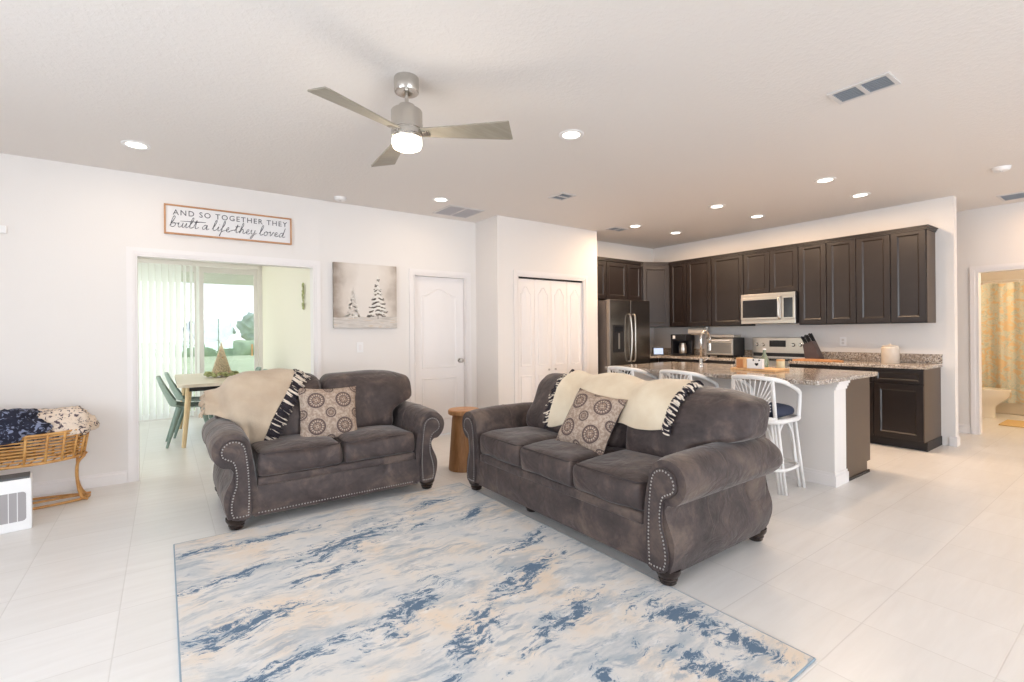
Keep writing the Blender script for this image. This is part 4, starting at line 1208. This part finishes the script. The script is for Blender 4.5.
tag(MB().box(6.12, BF+.02, 4.97, D-.002, 0, .872).build('corner_base_cabinet', M_esp), 'dark blind corner base cabinet beside the refrigerator', 'cabinet')

# stove
st = thing('stove', 'stainless steel electric range with black glass top between the counters', 'stove', (BF, 3.68, 0), R(-90)); RW = .735
MB().bbox(.004, RW-.004, 0.02, .58, .04, .905, .004).build('body', M_steel, st)
MB().box(.03, RW-.03, .06, .55, 0, .04).build('plinth', M_blackmat, st)
MB().bbox(.006, RW-.006, -.01, .53, .906, .918, .003).build('glass_top', M_black, st)
od = MB().bbox(.01, RW-.01, -.02, .02, .24, .84, .006).build('oven_door', M_steel, st)
MB().box(.10, RW-.10, -.024, -.02, .36, .68).build('oven_window', M_black, od)
MB().tube([(.06, -.02, .79), (.06, -.06, .79), (RW-.06, -.06, .79), (RW-.06, -.02, .79)], .012, 8).build('oven_handle', M_steel, od)
MB().bbox(.01, RW-.01, -.018, .02, .06, .23, .006).build('drawer', M_steel, st)
bgd = MB().bbox(.0, RW, .50, .595, .90, 1.20, .008).build('control_panel', M_steel, st)
MB().box(.25, .47, .494, .50, 1.07, 1.16).build('clock_display', M_black, bgd)
MB().box(.02, RW-.02, .492, .50, .935, .985).build('vent_strip', M_blackmat, bgd)
text_mesh('12:30', .03, emis('clock_digits', (.5, .75, 1), 2), bgd, (.36, .4925, 1.115)) if False else None
for x in (.07, .16, .57, .66):
    MB().lathe([(.026, 0), (.026, .008), (.02, .012), (.018, .03), (.0, .03)], n=16, M=Matrix.Translation((x, .50, 1.10)) @ Matrix.Rotation(R(90), 4, 'X')).build('knob', M_nickel, bgd, smooth=40)

# microwave
mw = thing('microwave', 'stainless steel over-the-range microwave under the short cabinet', 'microwave', (KX-.40, 3.68-.005, 1.395), R(-90)); w = .728; h = .412
MB().bbox(0, w, .02, .398, 0, h, .004).build('body', M_blackmat, mw)
MB().bbox(0, w, -.005, .03, 0, .055, .004).build('lower_grille', M_steel, mw); MB().bbox(0, w, -.005, .03, h-.05, h, .004).build('upper_trim', M_steel, mw)
d = MB().bbox(0, .545, -.015, .02, .056, h-.051, .005).build('door', M_steel, mw)
MB().box(.03, .50, -.018, -.015, .085, h-.085).build('door_glass', M_black, d)
MB().tube(catmull([(.535, -.015, .06), (.535, -.055, .09), (.535, -.06, .2), (.535, -.055, .33), (.535, -.015, .36)], 4), .011, 8).build('handle', M_steel, mw, smooth=180)
cp = MB().bbox(.548, w, -.010, .02, .056, h-.051, .004).build('control_panel', M_steel, mw)
MB().box(.585, w-.03, -.0125, -.010, .08, h-.075).build('keypad', M_black, cp)

# ------------------------------------------------------------------ things on the back counters
def on_counter(x, y): return (x, y, .912)
t = thing('smart_display', 'small dark tablet display with a lit screen on the counter beside the fridge', 'display', on_counter(6.55, 5.02), R(-30))
MB().prism([(-.04, 0), (.05, 0), (.0, .13), (-.02, .13)], -.09, .09, 'yz').build('case', M_blackmat, t)
MB().prism([(-.043, .018), (-.0405, .018), (-.026, .118), (-.0285, .118)], -.078, .078, 'yz').build('screen', emis('display_screen', (.35, .45, .6), 1.2), t)
cm = thing('coffee_maker', 'black coffee maker with steel carafe on the back counter', 'coffee maker', on_counter(6.78, 4.72), R(-82))
MB().bbox(-.13, .13, .06, .16, 0, .33, .01).build('water_tank', M_blackmat, cm); MB().bbox(-.13, .13, -.13, .16, .24, .34, .012).build('brew_head', M_blackmat, cm); MB().bbox(-.13, .13, -.13, .16, 0, .03, .006).build('base', M_blackmat, cm)
MB().bbox(-.13, -.10, -.12, .1, .03, .24, .005).build('side_column', M_blackmat, cm)
MB().lathe([(.0, .031), (.055, .031), (.062, .05), (.062, .15), (.045, .19), (.048, .2), (0, .2)], (.03, -.04, 0), 20).build('carafe', M_steel, cm, smooth=40)
MB().box(-.09, -.05, -.134, -.13, .27, .32).build('label', M_white, cm)
t = thing('paper_towel_holder', 'paper towel roll mounted under the dark wall cabinet behind the faucet', 'paper towel', (6.88, 4.50, 1.30))
MB().lathe([(.016, -.14), (.058, -.14), (.058, .14), (.016, .14)], n=28, M=Matrix.Rotation(R(90), 4, 'X')).build('roll', plain('paper_towel', (226, 212, 196), .9), t, smooth=40)
MB().tube([(0, -.16, .066), (0, -.16, 0), (0, .16, 0), (0, .16, .066)], .006, 8).build('bracket', M_nickel, t)
t = thing('botanical_sign', 'white card with a dark leaf sprig leaning on the back wall behind the faucet', 'sign', on_counter(6.98, 4.32), R(-90))
MB().bbox(-.12, .12, -.012, 0, 0, .34, .003).build('board', plain('card_white', (214, 206, 202), .8), t)
m = MB(); m.tube([(-.02, -.014, .16), (0, -.014, .24), (.03, -.014, .31)], .003, 5)
for q, (dx, dz) in enumerate(((-.04, .02), (.045, .02), (-.035, .03), (.05, .03), (-.02, .05), (.03, .055), (-.05, -.01), (.04, -.02))):
    zc = .18+.016*q; m.ball((dx*.5+.004*q, -.013, zc+dz*.3), .016, 5, sc=(1, .15, .8))
m.build('leaf_print', M_ink, t)
to = thing('toaster_oven', 'steel toaster oven on the counter left of the stove', 'toaster oven', on_counter(6.66, 4.0), R(-90)); w = .22
MB().bbox(-w, w, 0, .30, .02, .29, .012).build('body', M_blackmat, to)
MB().bbox(-w, w, -.006, .20, .29, .33, .006).build('top_tray', M_steel, to)
d = MB().bbox(-w+.005, w-.005, -.02, .0, .035, .275, .006).build('door', M_steel, to)
MB().box(-w+.03, w-.03, -.022, -.02, .06, .215).build('door_glass', plain('toaster_glass', (128, 126, 122), .15, .4), d)
MB().tube([(-w+.06, -.02, .25), (-w+.06, -.045, .25), (w-.06, -.045, .25), (w-.06, -.02, .25)], .007, 6).build('door_handle', M_white, d)
for x in (-w+.03, w-.03):
    for y in (.03, .27): MB().lathe([(.0, 0), (.014, 0), (.014, .02), (0, .02)], (x, y, 0), 10).build('foot', M_blackmat, to)
kb = thing('knife_block', 'dark knife block full of black handled knives right of the stove', 'knife block', on_counter(6.80, 2.80), R(-90))
MK = Matrix.Rotation(R(-24), 4, 'Y')
MB().prism([(-.06, 0), (.11, 0), (.11, .04), (.02, .25), (-.09, .20)], -.06, .06, 'xz').build('block', plain('knife_block_wood', (70, 58, 58), .5), kb)
for i in range(3):
    for j in range(2):
        a = Vector((-.07+.045*i, -.03+.06*j, .205+.02*i)); dr_ = Vector((-.42, 0, .9)).normalized()
        MB().tube([a, a+dr_*.11], [.011, .013], 8).build('knife_handle', M_black, kb)
t = thing('cutting_board', 'wooden cutting board with handle lying on the counter right of the stove', 'cutting board', on_counter(6.60, 2.68))
MB().bbox(-.13, .13, -.22, .22, 0, .022, .006).build('board', M_board, t)
MB().bbox(-.03, .03, -.30, -.215, .001, .020, .006).build('handle', M_board, t)
t = thing('canister', 'cream ceramic canister on the right end of the granite counter', 'canister', on_counter(6.82, 1.98))
MB().lathe([(.0, 0), (.082, 0), (.086, .006), (.086, .175), (.08, .182), (0, .182)], n=32).build('jar', M_canister, t, smooth=40)
MB().lathe([(.0, .18), (.076, .18), (.078, .2), (.03, .206), (.014, .21), (.014, .222), (.0, .225)], n=32).build('lid', M_canister, t, smooth=40)

# ------------------------------------------------------------------ island
isl = thing('kitchen_island', 'kitchen island with white half wall front and brown cabinet end panel', 'kitchen island', (4.50, 1.69, 0))
IL = 2.13
MB().box(0, .235, 0, IL, 0, .873).build('half_wall', M_wall, isl)
m = MB()
for (a, b_) in (((0-BT, 0-BT), (0, IL)),): m.box(-BT, 0, -BT, IL, 0, BH*.8); m.box(-BT*.5, 0, -BT*.5, IL, BH*.8, BH); m.box(0, .235+BT, -BT, 0, 0, BH*.8); m.box(0, .235+BT*.5, -BT*.5, 0, BH*.8, BH)
m.build('baseboard', M_trim, isl)
m = MB()
for k, (z0, z1, p) in enumerate(((.80, .825, .012), (.825, .85, .022), (.85, .873, .034))): m.box(-.0, .235, -p, 0, z0, z1)
m.build('cap_moulding', M_trim, isl)
MB().box(.236, .80, .02, IL, .10, .873).build('cabinet_body', M_esp, isl)
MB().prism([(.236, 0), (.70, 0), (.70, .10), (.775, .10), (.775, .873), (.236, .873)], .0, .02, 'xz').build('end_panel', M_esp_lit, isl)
MB().box(.236, .73, -.012, 0, 0, .022).build('shoe_moulding', M_toe, isl)
MB().box(.236, .72, .02, IL, 0, .10).build('toe_kick', M_toe, isl)
for i in range(4):
    m = MB(); u = (IL-.03)/4; MM = Matrix.Translation((.80, .02+i*u, .11)) @ Matrix.Rotation(R(90), 4, 'Z'); shaker(m, u, .75, M=MM); m.build('door', M_esp, isl)
# counter with rounded corners
def rounded_rect(x0, x1, y0, y1, r, n=6):
    out = []
    for (cx, cy, a0) in ((x1-r, y0+r, -90), (x1-r, y1-r, 0), (x0+r, y1-r, 90), (x0+r, y0+r, 180)):
        for i in range(n+1): a = R(a0+90*i/n); out.append((cx+r*cos(a), cy+r*sin(a)))
    return out
slab('island_countertop', rounded_rect(4.06, 5.33, 1.635, 3.85, .03), 'speckled granite countertop on the kitchen island')
fc = thing('kitchen_faucet', 'brushed nickel gooseneck faucet standing on the kitchen island', 'faucet', on_counter(4.78, 3.09))
MB().lathe([(.0, 0), (.028, 0), (.028, .01), (.018, .03), (.018, .08), (.013, .09), (0, .09)], n=20).build('base', M_nickel, fc, smooth=40)
pts = [(0, 0, .06), (0, 0, .27)]+[(.085-.085*cos(R(a)), 0, .30+.085*sin(R(a))) for a in range(0, 181, 15)]+[(.17, 0, .24)]
MB().tube(pts, .0125, 10).build('spout', M_nickel, fc, smooth=180)
MB().lathe([(.0, .17), (.016, .17), (.018, .25), (0, .25)], (.17, 0, 0), 14).build('spray_head', M_nickel, fc, smooth=40)
MB().tube([(0, -.018, .055), (0, -.05, .07), (0, -.10, .10)], [.008, .007, .006], 8).build('lever', M_nickel, fc, smooth=180)
tr = tag(MB().bbox(-.14, .14, -.22, .22, 0, .022, .006).build('serving_tray', M_tray, loc=on_counter(4.72, 2.42)), 'light wooden serving tray on the island counter', 'tray')
tz = .9345
t = thing('wooden_box', 'small wooden box at the left on the island tray', 'box', (4.70, 2.56, tz))
MB().bbox(-.05, .05, -.055, .055, 0, .085, .004).build('box', M_board, t); MB().bbox(-.053, .053, -.058, .058, .085, .097, .003).build('lid', M_tray, t)
t = thing('card_holder', 'white block with a black heart standing on the island tray', 'ornament', (4.63, 2.41, tz), R(-90))
MB().bbox(-.075, .075, -.02, .02, 0, .095, .004).build('block', M_white, t)
MB().bbox(-.115, -.077, -.02, .02, 0, .10, .004).build('wood_end', M_tray, t)
hrt = [(.016*sin(R(a))**3*1.0, (.013*cos(R(a))-.005*cos(R(2*a))-.002*cos(R(3*a))-.001*cos(R(4*a)))) for a in range(0, 360, 12)]
MB().prism([(.02+x*1.1, .042+z*1.1) for x, z in hrt], -.0215, -.020, 'xz').build('heart', M_black, t)
for dx in (-.01, .045): MB().lathe([(.0, 0), (.008, 0), (.008, .002), (0, .002)], n=10, M=Matrix.Translation((dx, -.020, .082)) @ Matrix.Rotation(R(90), 4, 'X')).build('dot', M_black, t)
def bottle_mat(name, rgb):
    tt_ = NT(name); tt_.color(srgb(*rgb)); tt_.b.inputs['Roughness'].default_value = .08; tt_.b.inputs['Transmission Weight'].default_value = .55; return tt_.m
t = thing('glass_bottle', 'clear greenish glass bottle behind the heart block on the island', 'bottle', on_counter(4.98, 2.50))
MB().lathe([(.0, 0), (.035, 0), (.038, .01), (.038, .10), (.014, .15), (.014, .19), (0, .19)], n=20).build('bottle', bottle_mat('green_glass', (168, 184, 160)), t, smooth=40)
MB().lathe([(.0, .19), (.016, .19), (.016, .205), (0, .205)], n=12).build('cap', M_white, t)
t = thing('candle_jar', 'small amber and cream candle jar behind the tray on the island', 'candle', on_counter(5.02, 2.36))
MB().lathe([(.0, 0), (.036, 0), (.038, .006), (.038, .075), (.034, .08), (0, .08)], n=20).build('jar', plain('candle_cream', (214, 200, 164), .3), t, smooth=40)
MB().lathe([(.0, .08), (.039, .08), (.039, .098), (0, .098)], n=20).build('lid', M_tray, t, smooth=40)

# ------------------------------------------------------------------ white rattan counter stools
def make_stool():
    """faces +x; back at x = 0; base at the floor"""
    t = thing('counter_stool', '', 'stool', (0, 0, 0), 0, 'white rattan counter stools')
    W2, B, Z = .195, .365, .60
    r = .019
    # top rail: from left front arm over back to right front arm, down to the seat
    rail = catmull([(B, -W2, Z-.02), (B+.01, -W2-.005, Z+.14), (B-.015, -W2-.01, .80), (B*.68, -W2-.005, .848), (.10, -W2+.005, .895), (.005, -W2+.05, .915), (-.025, 0, .925), (.005, W2-.05, .915), (.10, W2-.005, .895), (B*.68, W2+.005, .848), (B-.015, W2+.01, .80), (B+.01, W2+.005, Z+.14), (B, W2, Z-.02)], 6)
    MB().tube(rail, r, 8).build('arm_rail', M_whitepaint, t, smooth=180)
    for s in (-1, 1):
        MB().tube([(.03, s*(W2-.02), Z-.02), (.012, s*(W2-.035), .905)], .015, 8).build('back_post', M_whitepaint, t, smooth=180)
    m = MB()
    for i in range(21):                                            # sunburst spokes
        a = R(16+148*i/20); rr = .32
        y = cos(a)*.34; z = Z+.02+sin(a)*.34
        kk = 1.0
        if abs(y) > W2-.04: kk = (W2-.04)/abs(y)
        y *= kk; z = Z+.02+(z-Z-.02)*kk
        z = min(z, .905)
        xx_ = .005-.028*(1-(y/W2)**2)
        m.tube([(.01, cos(a)*.035, Z+.02), (.0+xx_*.6, y*.55, (z+Z+.02)/2), (xx_, y, z)], .0040, 5)
    m.build('sunburst_back', M_whitepaint, t, smooth=180)
    MB().tube([(.02, -W2+.01, Z), (.0, 0, Z), (.02, W2-.01, Z)], .013, 8).build('back_rail', M_whitepaint, t, smooth=180)
    fr_ = [(.02, -W2+.01, Z-.02), (B, -W2, Z-.02), (B+.03, 0, Z-.02), (B, W2, Z-.02), (.02, W2-.01, Z-.02), (0, 0, Z-.02)]
    MB().tube(catmull(fr_, 4, closed=True), .020, 8, closed=True).build('seat_frame', M_whitepaint, t, smooth=180)
    bm = soft_box(.35, 2*W2-.05, .075, .035, 10, 10, 4, .03, .002, 3); bm_build(bm, 'seat_cushion', M_navy, t, (.215, -W2+.025, Z-.005))
    for sx in (0, 1):
        for s in (-1, 1):
            x0, x1 = (.03, .09) if sx == 0 else (B-.03, B+.05)
            m = MB()
            for off in (-.022, 0, .022) if sx == 0 else (-.016, .016):
                m.tube([(x0+off*.3, s*(W2-.03)+off*s, Z-.03), (x1+off*.3, s*(W2+.0)+off*s, .0)], .013, 8)
            m.build('leg', M_whitepaint, t, smooth=180)
    m = MB()
    for s in (-1, 1):                                              # hoops between front and back legs
        y = s*(W2-.02)
        m.tube(catmull([(.03, y, .22), (.05, y, .42), (.12, y-.0*s, .535), (B/2, y, .565), (B-.12, y, .535), (B-.05, y, .42), (B-.02, y, .22)], 4), .010, 6)
    for x in (.03, B-.02):
        m.tube(catmull([(x, -W2+.02, .22), (x, -.12, .50), (x, 0, .56), (x, .12, .50), (x, W2-.02, .22)], 4), .010, 6)
    m.build('arched_braces', M_whitepaint, t, smooth=180)
    ring = [(.015, -W2+.01, .20), (B/2, -W2-.02, .195), (B+.0, -W2+.01, .20), (B+.03, 0, .20), (B, W2-.01, .20), (B/2, W2+.02, .195), (.015, W2-.01, .20), (-.01, 0, .20)]
    MB().tube(catmull(ring, 4, closed=True), .013, 8, closed=True).build('foot_ring', M_whitepaint, t, smooth=180)
    return t
s0 = make_stool(); s0.location = (3.87, 2.05, 0); s0['label'] = 'white rattan counter stool nearest the camera, right of the sofa back cushion'
s1 = dup(s0); s1.location = (3.87, 2.78, 0); s1['label'] = 'middle white rattan counter stool of the three along the island'
s2 = dup(s0); s2.location = (3.87, 3.45, 0); s2['label'] = 'white rattan counter stool nearest the refrigerator'

# ------------------------------------------------------------------ dining furniture
dt = thing('dining_table', 'pale oak dining table in the bright dining room', 'table', (.86, 7.30, 0), R(0))
poly = rounded_rect(-.74, .0, -.75, 1.10, .07)
MB().prism(poly, .715, .75, 'xy').build('tabletop', M_lightwood, dt)
MB().bbox(-.62, -.12, -.50, .90, .645, .715, .004).build('apron', M_blackmat, dt)
for x, y in ((-.62, -.45), (-.12, -.45), (-.62, .85), (-.12, .85)):
    sx = -1 if x < -.3 else 1; sy = -1 if y < 0 else 1
    MB().tube([(x, y, .715), (x+sx*.06, y+sy*.06, 0)], [.034, .022], 12).build('leg', M_legwood, dt, smooth=60)
def make_dchair():
    """seat faces +x"""
    t = thing('dining_chair', '', 'chair', (0, 0, 0), 0, 'sage green dining chairs')
    def shell(u, v):
        # v: front of the seat -> top of the back ; u: across
        a = u*2-1; w = .22-.03*v
        if v < .5:
            q = v/.5; x = .42-.40*q; z = .455-.02*sin(q*pi)+.03*abs(a)**2.5*(.4+q)
        else:
            q = (v-.5)/.5; x = .02-.045*sin(q*pi/2)-.10*q; z = .455+.37*q**1.05+.03*abs(a)**2.5*(1-q)*1.4; w *= (1-.25*q**3)
            x += .07*abs(a)**2.2*(1-.5*q)
        # arc joining seat and back
        k = math.exp(-((v-.5)/.10)**2); x += -.012*k; z += .012*k
        return (x, a*w, z)
    m = MB().grid(shell, 13, 25); o = m.build('seat_shell', M_green, t, smooth=180, recalc=False)
    s = o.modifiers.new('thickness', 'SOLIDIFY'); s.thickness = .014; s.offset = 0
    s = o.modifiers.new('subdivision', 'SUBSURF'); s.levels = 1; s.render_levels = 1
    for sx in (0, 1):
        for sy in (-1, 1):
            x0, x1 = (.10, -.03) if sx == 0 else (.33, .43)
            MB().tube([(x0, sy*.14, .445), (x1, sy*.225, 0)], [.030, .014], 10).build('leg', M_green2, t, smooth=60)
    return t
c0_ = make_dchair(); c0_.location = (.05, 7.10, 0); c0_['label'] = 'nearer of the two sage green chairs at the left side of the dining table'
c1_ = dup(c0_); c1_.location = (.13, 7.72, 0); c1_['label'] = 'farther of the two sage green chairs at the left side of the dining table'
for (x, y, l) in ((1.05, 6.85, 'sage chair right of the dining table, its top nearest the throw fringe'), (1.05, 7.45, 'sage chair right of the dining table, the middle of three tops'), (1.05, 8.05, 'sage chair right of the dining table, farthest from the camera')):
    c = dup(c0_); c.location = (x, y, 0); c.rotation_euler = (0, 0, R(180)); c['label'] = l
# table top christmas tree with wreath
ct = thing('tabletop_tree', 'small snowy tabletop tree ringed by greenery on the dining table', 'ornament', (.62, 7.45, .752))
M_tr = plain('frosted_tree', (222, 206, 178), .9, var=.3, vscale=40); M_gr = plain('wreath_green', (166, 170, 122), .9, var=.4, vscale=40)
m = MB()
for k in range(260):
    q = (k+.5)/260; z = .04+.40*q; rr = .115*(1-q)+.008; a = k*2.399
    p = Vector((0, 0, z+.02)); e = Vector((rr*cos(a), rr*sin(a), z-.02))
    m.tube([p, e], [.006, .012*(1-q)+.004], 4)
m.tube([(0, 0, 0), (0, 0, .46)], [.012, .003], 6); m.build('branches', M_tr, ct)
m = MB()
for k in range(140):
    a = random.uniform(0, 2*pi); rr = .155+random.uniform(-.035, .035); m.ball((rr*cos(a), rr*sin(a), .022+random.uniform(0, .04)), random.uniform(.012, .024), 3, sc=(1, 1, .8))
m.build('greenery_ring', M_gr, ct)
m = MB()
for k in range(16):
    q = random.random(); a = random.uniform(0, 2*pi); m.ball((.10*(1-q)*cos(a), .10*(1-q)*sin(a), .06+.36*q), .012, 4)
m.build('baubles', M_board, ct, smooth=180)
# wall greenery
wr = thing('wall_greenery', 'small green sprig hanging on the right wall of the dining room', 'decoration', (1.368, 6.12, 1.76))
m = MB(); m.tube([(-.012, 0, .16), (-.015, .01, 0), (-.012, -.01, -.16)], .004, 5)
for k in range(50):
    q = random.uniform(-1, 1); m.ball((-.02, random.uniform(-.035, .035), q*.15), .012, 3, sc=(.7, 1, 1.3))
m.build('sprig', M_gr, wr)

# ------------------------------------------------------------------ wicker basket on a stand, with blankets
bk = thing('wicker_basket_stand', 'oblong rattan basket of blankets on a looped stand at the left edge', 'basket', (-1.0, 5.20, 0), R(0))
BA, BB = .50, .185        # half length, half width
def oval(z, k=1.0, n=36, e=2.4):
    out = []
    for i in range(n):
        a = 2*pi*i/n; c, s_ = cos(a), sin(a)
        out.append((BA*k*math.copysign(abs(c)**(2/e), c), BB*k*math.copysign(abs(s_)**(2/e), s_), z+.015*(abs(c)**3)))
    return out
m = MB()
for i in range(9): m.tube(oval(.35+.024*i, .93+.008*i), .0065, 6, closed=True)
m.build('woven_rods', M_rattan, bk, smooth=180)
m = MB(); m.tube(oval(.345, .93), .011, 8, closed=True); m.tube(oval(.56, 1.0), .010, 8, closed=True); m.build('rims', M_rattan, bk, smooth=180)
m = MB(); lo, hi = oval(.345, .94, 24), oval(.56, 1.01, 24)
for a, b_ in zip(lo, hi): m.tube([a, b_], .009, 6)
m.build('stakes', M_rattan, bk, smooth=180)
m = MB()
for i in range(15):
    x = -BA*.85+i*BA*1.7/14; q = BB*.9*math.sqrt(max(0, 1-(x/BA)**4)); m.tube([(x, -q, .352), (x, q, .352)], .006, 5)
m.build('bottom', M_rattan, bk, smooth=180)
for s in (-1, 1):
    m = MB(); x = s*.43
    for dy in (-.02, 0, .02):
        m.tube(catmull([(x+s*.05*(dy != 0), dy*3.2, .355), (x, dy*.9, .28), (x, dy*.9, .14), (x+s*.03, dy*3.5, .03), (x+s*.07, dy*4.5, .012)], 4), .010, 6)
    m.build('stand_leg', M_rattan, bk, smooth=180)
m = MB(); m.tube(catmull([(-.50, 0, .012), (-.40, -.10, .012), (0, -.165, .012), (.40, -.10, .012), (.50, 0, .012), (.40, .10, .012), (0, .165, .012), (-.40, .10, .012)], 5, closed=True), .010, 6, closed=True)
m.tube(catmull([(-.48, 0, .03), (0, -.06, .028), (.48, 0, .03)], 5), .009, 6); m.build('floor_hoop', M_rattan, bk, smooth=180)
def lump(name, label, mat, c, sz, seed, amp=.05, drape=None):
    bm = bmesh.new(); bmesh.ops.create_icosphere(bm, subdivisions=5, radius=1)
    for v in bm.verts:
        p = v.co.copy(); k = 1+.28*noise.noise(p*1.6+Vector((seed, 0, 0)))+.16*abs(noise.noise(p*5+Vector((0, seed, 0))))+amp*noise.noise(p*14)
        q = Vector((math.copysign(abs(p.x)**.75, p.x), math.copysign(abs(p.y)**.75, p.y), p.z))*k
        v.co = Vector((q.x*sz[0], q.y*sz[1], q.z*sz[2]))
    me = bpy.data.meshes.new(name); bm.to_mesh(me); bm.free(); me.materials.append(mat)
    for p in me.polygons: p.use_smooth = True
    o = bpy.data.objects.new(name, me); COL.objects.link(o); o.location = c
    return tag(o, label, 'blanket')
lump('knit_blanket', 'navy and grey chunky knit blanket folded in the rattan basket', M_navyknit, (-1.02, 5.13, .63), (.27, .15, .135), 2.2, .10)
lump('fleece_blanket', 'cream blanket with dark flecks at the right of the rattan basket', M_fleck, (-.68, 5.22, .60), (.20, .13, .13), 5.1, .10)

# air purifier
ap = thing('air_purifier', 'white box shaped air purifier with grey grille at the left edge', 'air purifier', (-.76, 4.76, 0), R(180+8))
# local +x runs toward -x world (away from the right end); front grille faces the camera
W_, H_, D_ = .56, .345, .18
MB().bbox(0, W_, .0, D_, .0, H_, .008).build('case', M_white, ap)
MB().box(.01, W_-.01, .01, D_-.01, H_, H_+.012).build('top_vent', M_grayd, ap)
gx0, gx1, gz0, gz1 = .028, W_-.03, .065, H_-.085
# the front is on local +y (world -y)
gr = MB(); gr.prism(rounded_rect(gx0, gx1, gz0, gz1, .02), D_, D_+.002, 'xz'); grille = gr.build('grille', M_gray, ap)
m = MB()
for i in range(1, 12):
    x = gx0+(gx1-gx0)*i/12; m.box(x-.0018, x+.0018, D_+.002, D_+.005, gz0, gz1)
m.build('grille_bars', M_white, ap)

# ------------------------------------------------------------------ bathroom
tb = thing('bathtub', 'cream bathtub behind the shower curtain in the bathroom', 'bathtub', (10.35, -.45, 0))
MB().bbox(0, .9, 0, 2.45, 0, .42, .02).build('apron', M_tub, tb)
MB().bbox(-.015, .9, 0, 2.45, .42, .45, .01).build('rim', M_tub, tb)
cu = thing('shower_curtain', 'floral yellow and teal shower curtain on a rod in the bathroom', 'curtain', (10.28, 0, 0))
def curt(u, v): 
    y = 2.03-u*2.45; return (.03*sin(u*60)+.012*sin(u*143), y, .18+v*1.80+.01*sin(u*60)*(v > .9))
MB().grid(curt, 160, 6).build('fabric', M_curtain, cu, smooth=180, recalc=False)
MB().tube([(0, 2.045, 2.02), (0, -.49, 2.02)], .012, 8).build('rod', M_white, cu, smooth=180)
m = MB()
for i in range(13): m.tube([(0.02*cos(R(a)), 1.98-i*.19, 2.003+.028*sin(R(a))) for a in range(0, 360, 40)], .003, 4, closed=True)
m.build('rings', M_white, cu)
to_ = thing('toilet', 'white toilet seen in profile inside the bathroom', 'toilet', (9.78, 2.04, 0), R(0))
def bowl(u, v):
    a = 2*pi*u; k = smooth01((v-.38)/.5)
    L = .15+.10*k; Wd = .10+.08*k; cy = -.30-.05*k
    return (Wd*cos(a), cy+L*sin(a), .0+.39*v)
MB().grid(bowl, 28, 14, closed_u=True).add([(.10*cos(2*pi*i/28), -.30+.15*sin(2*pi*i/28), .0) for i in range(28)], [tuple(range(28))]).build('bowl', M_ceramic, to_, smooth=60)
m = MB(); m.prism([(.185*cos(R(a)), -.35+.262*sin(R(a))) for a in range(0, 360, 12)], .39, .425, 'xy'); m.build('seat_lid', M_ceramic, to_, smooth=50)
MB().bbox(-.22, .22, -.20, -.005, .36, .74, .02).build('tank', M_ceramic, to_); MB().bbox(-.235, .235, -.215, -.003, .74, .775, .01).build('tank_lid', M_ceramic, to_)
MB().bbox(-.10, .10, -.35, -.02, 0, .36, .03).build('pedestal', M_ceramic, to_)
tag(MB().bbox(-.28, .28, -.40, .40, .001, .018, .006).build('bath_mat', M_mat, loc=(9.35, 1.05, 0)), 'tan bath mat on the bathroom floor', 'bath mat')
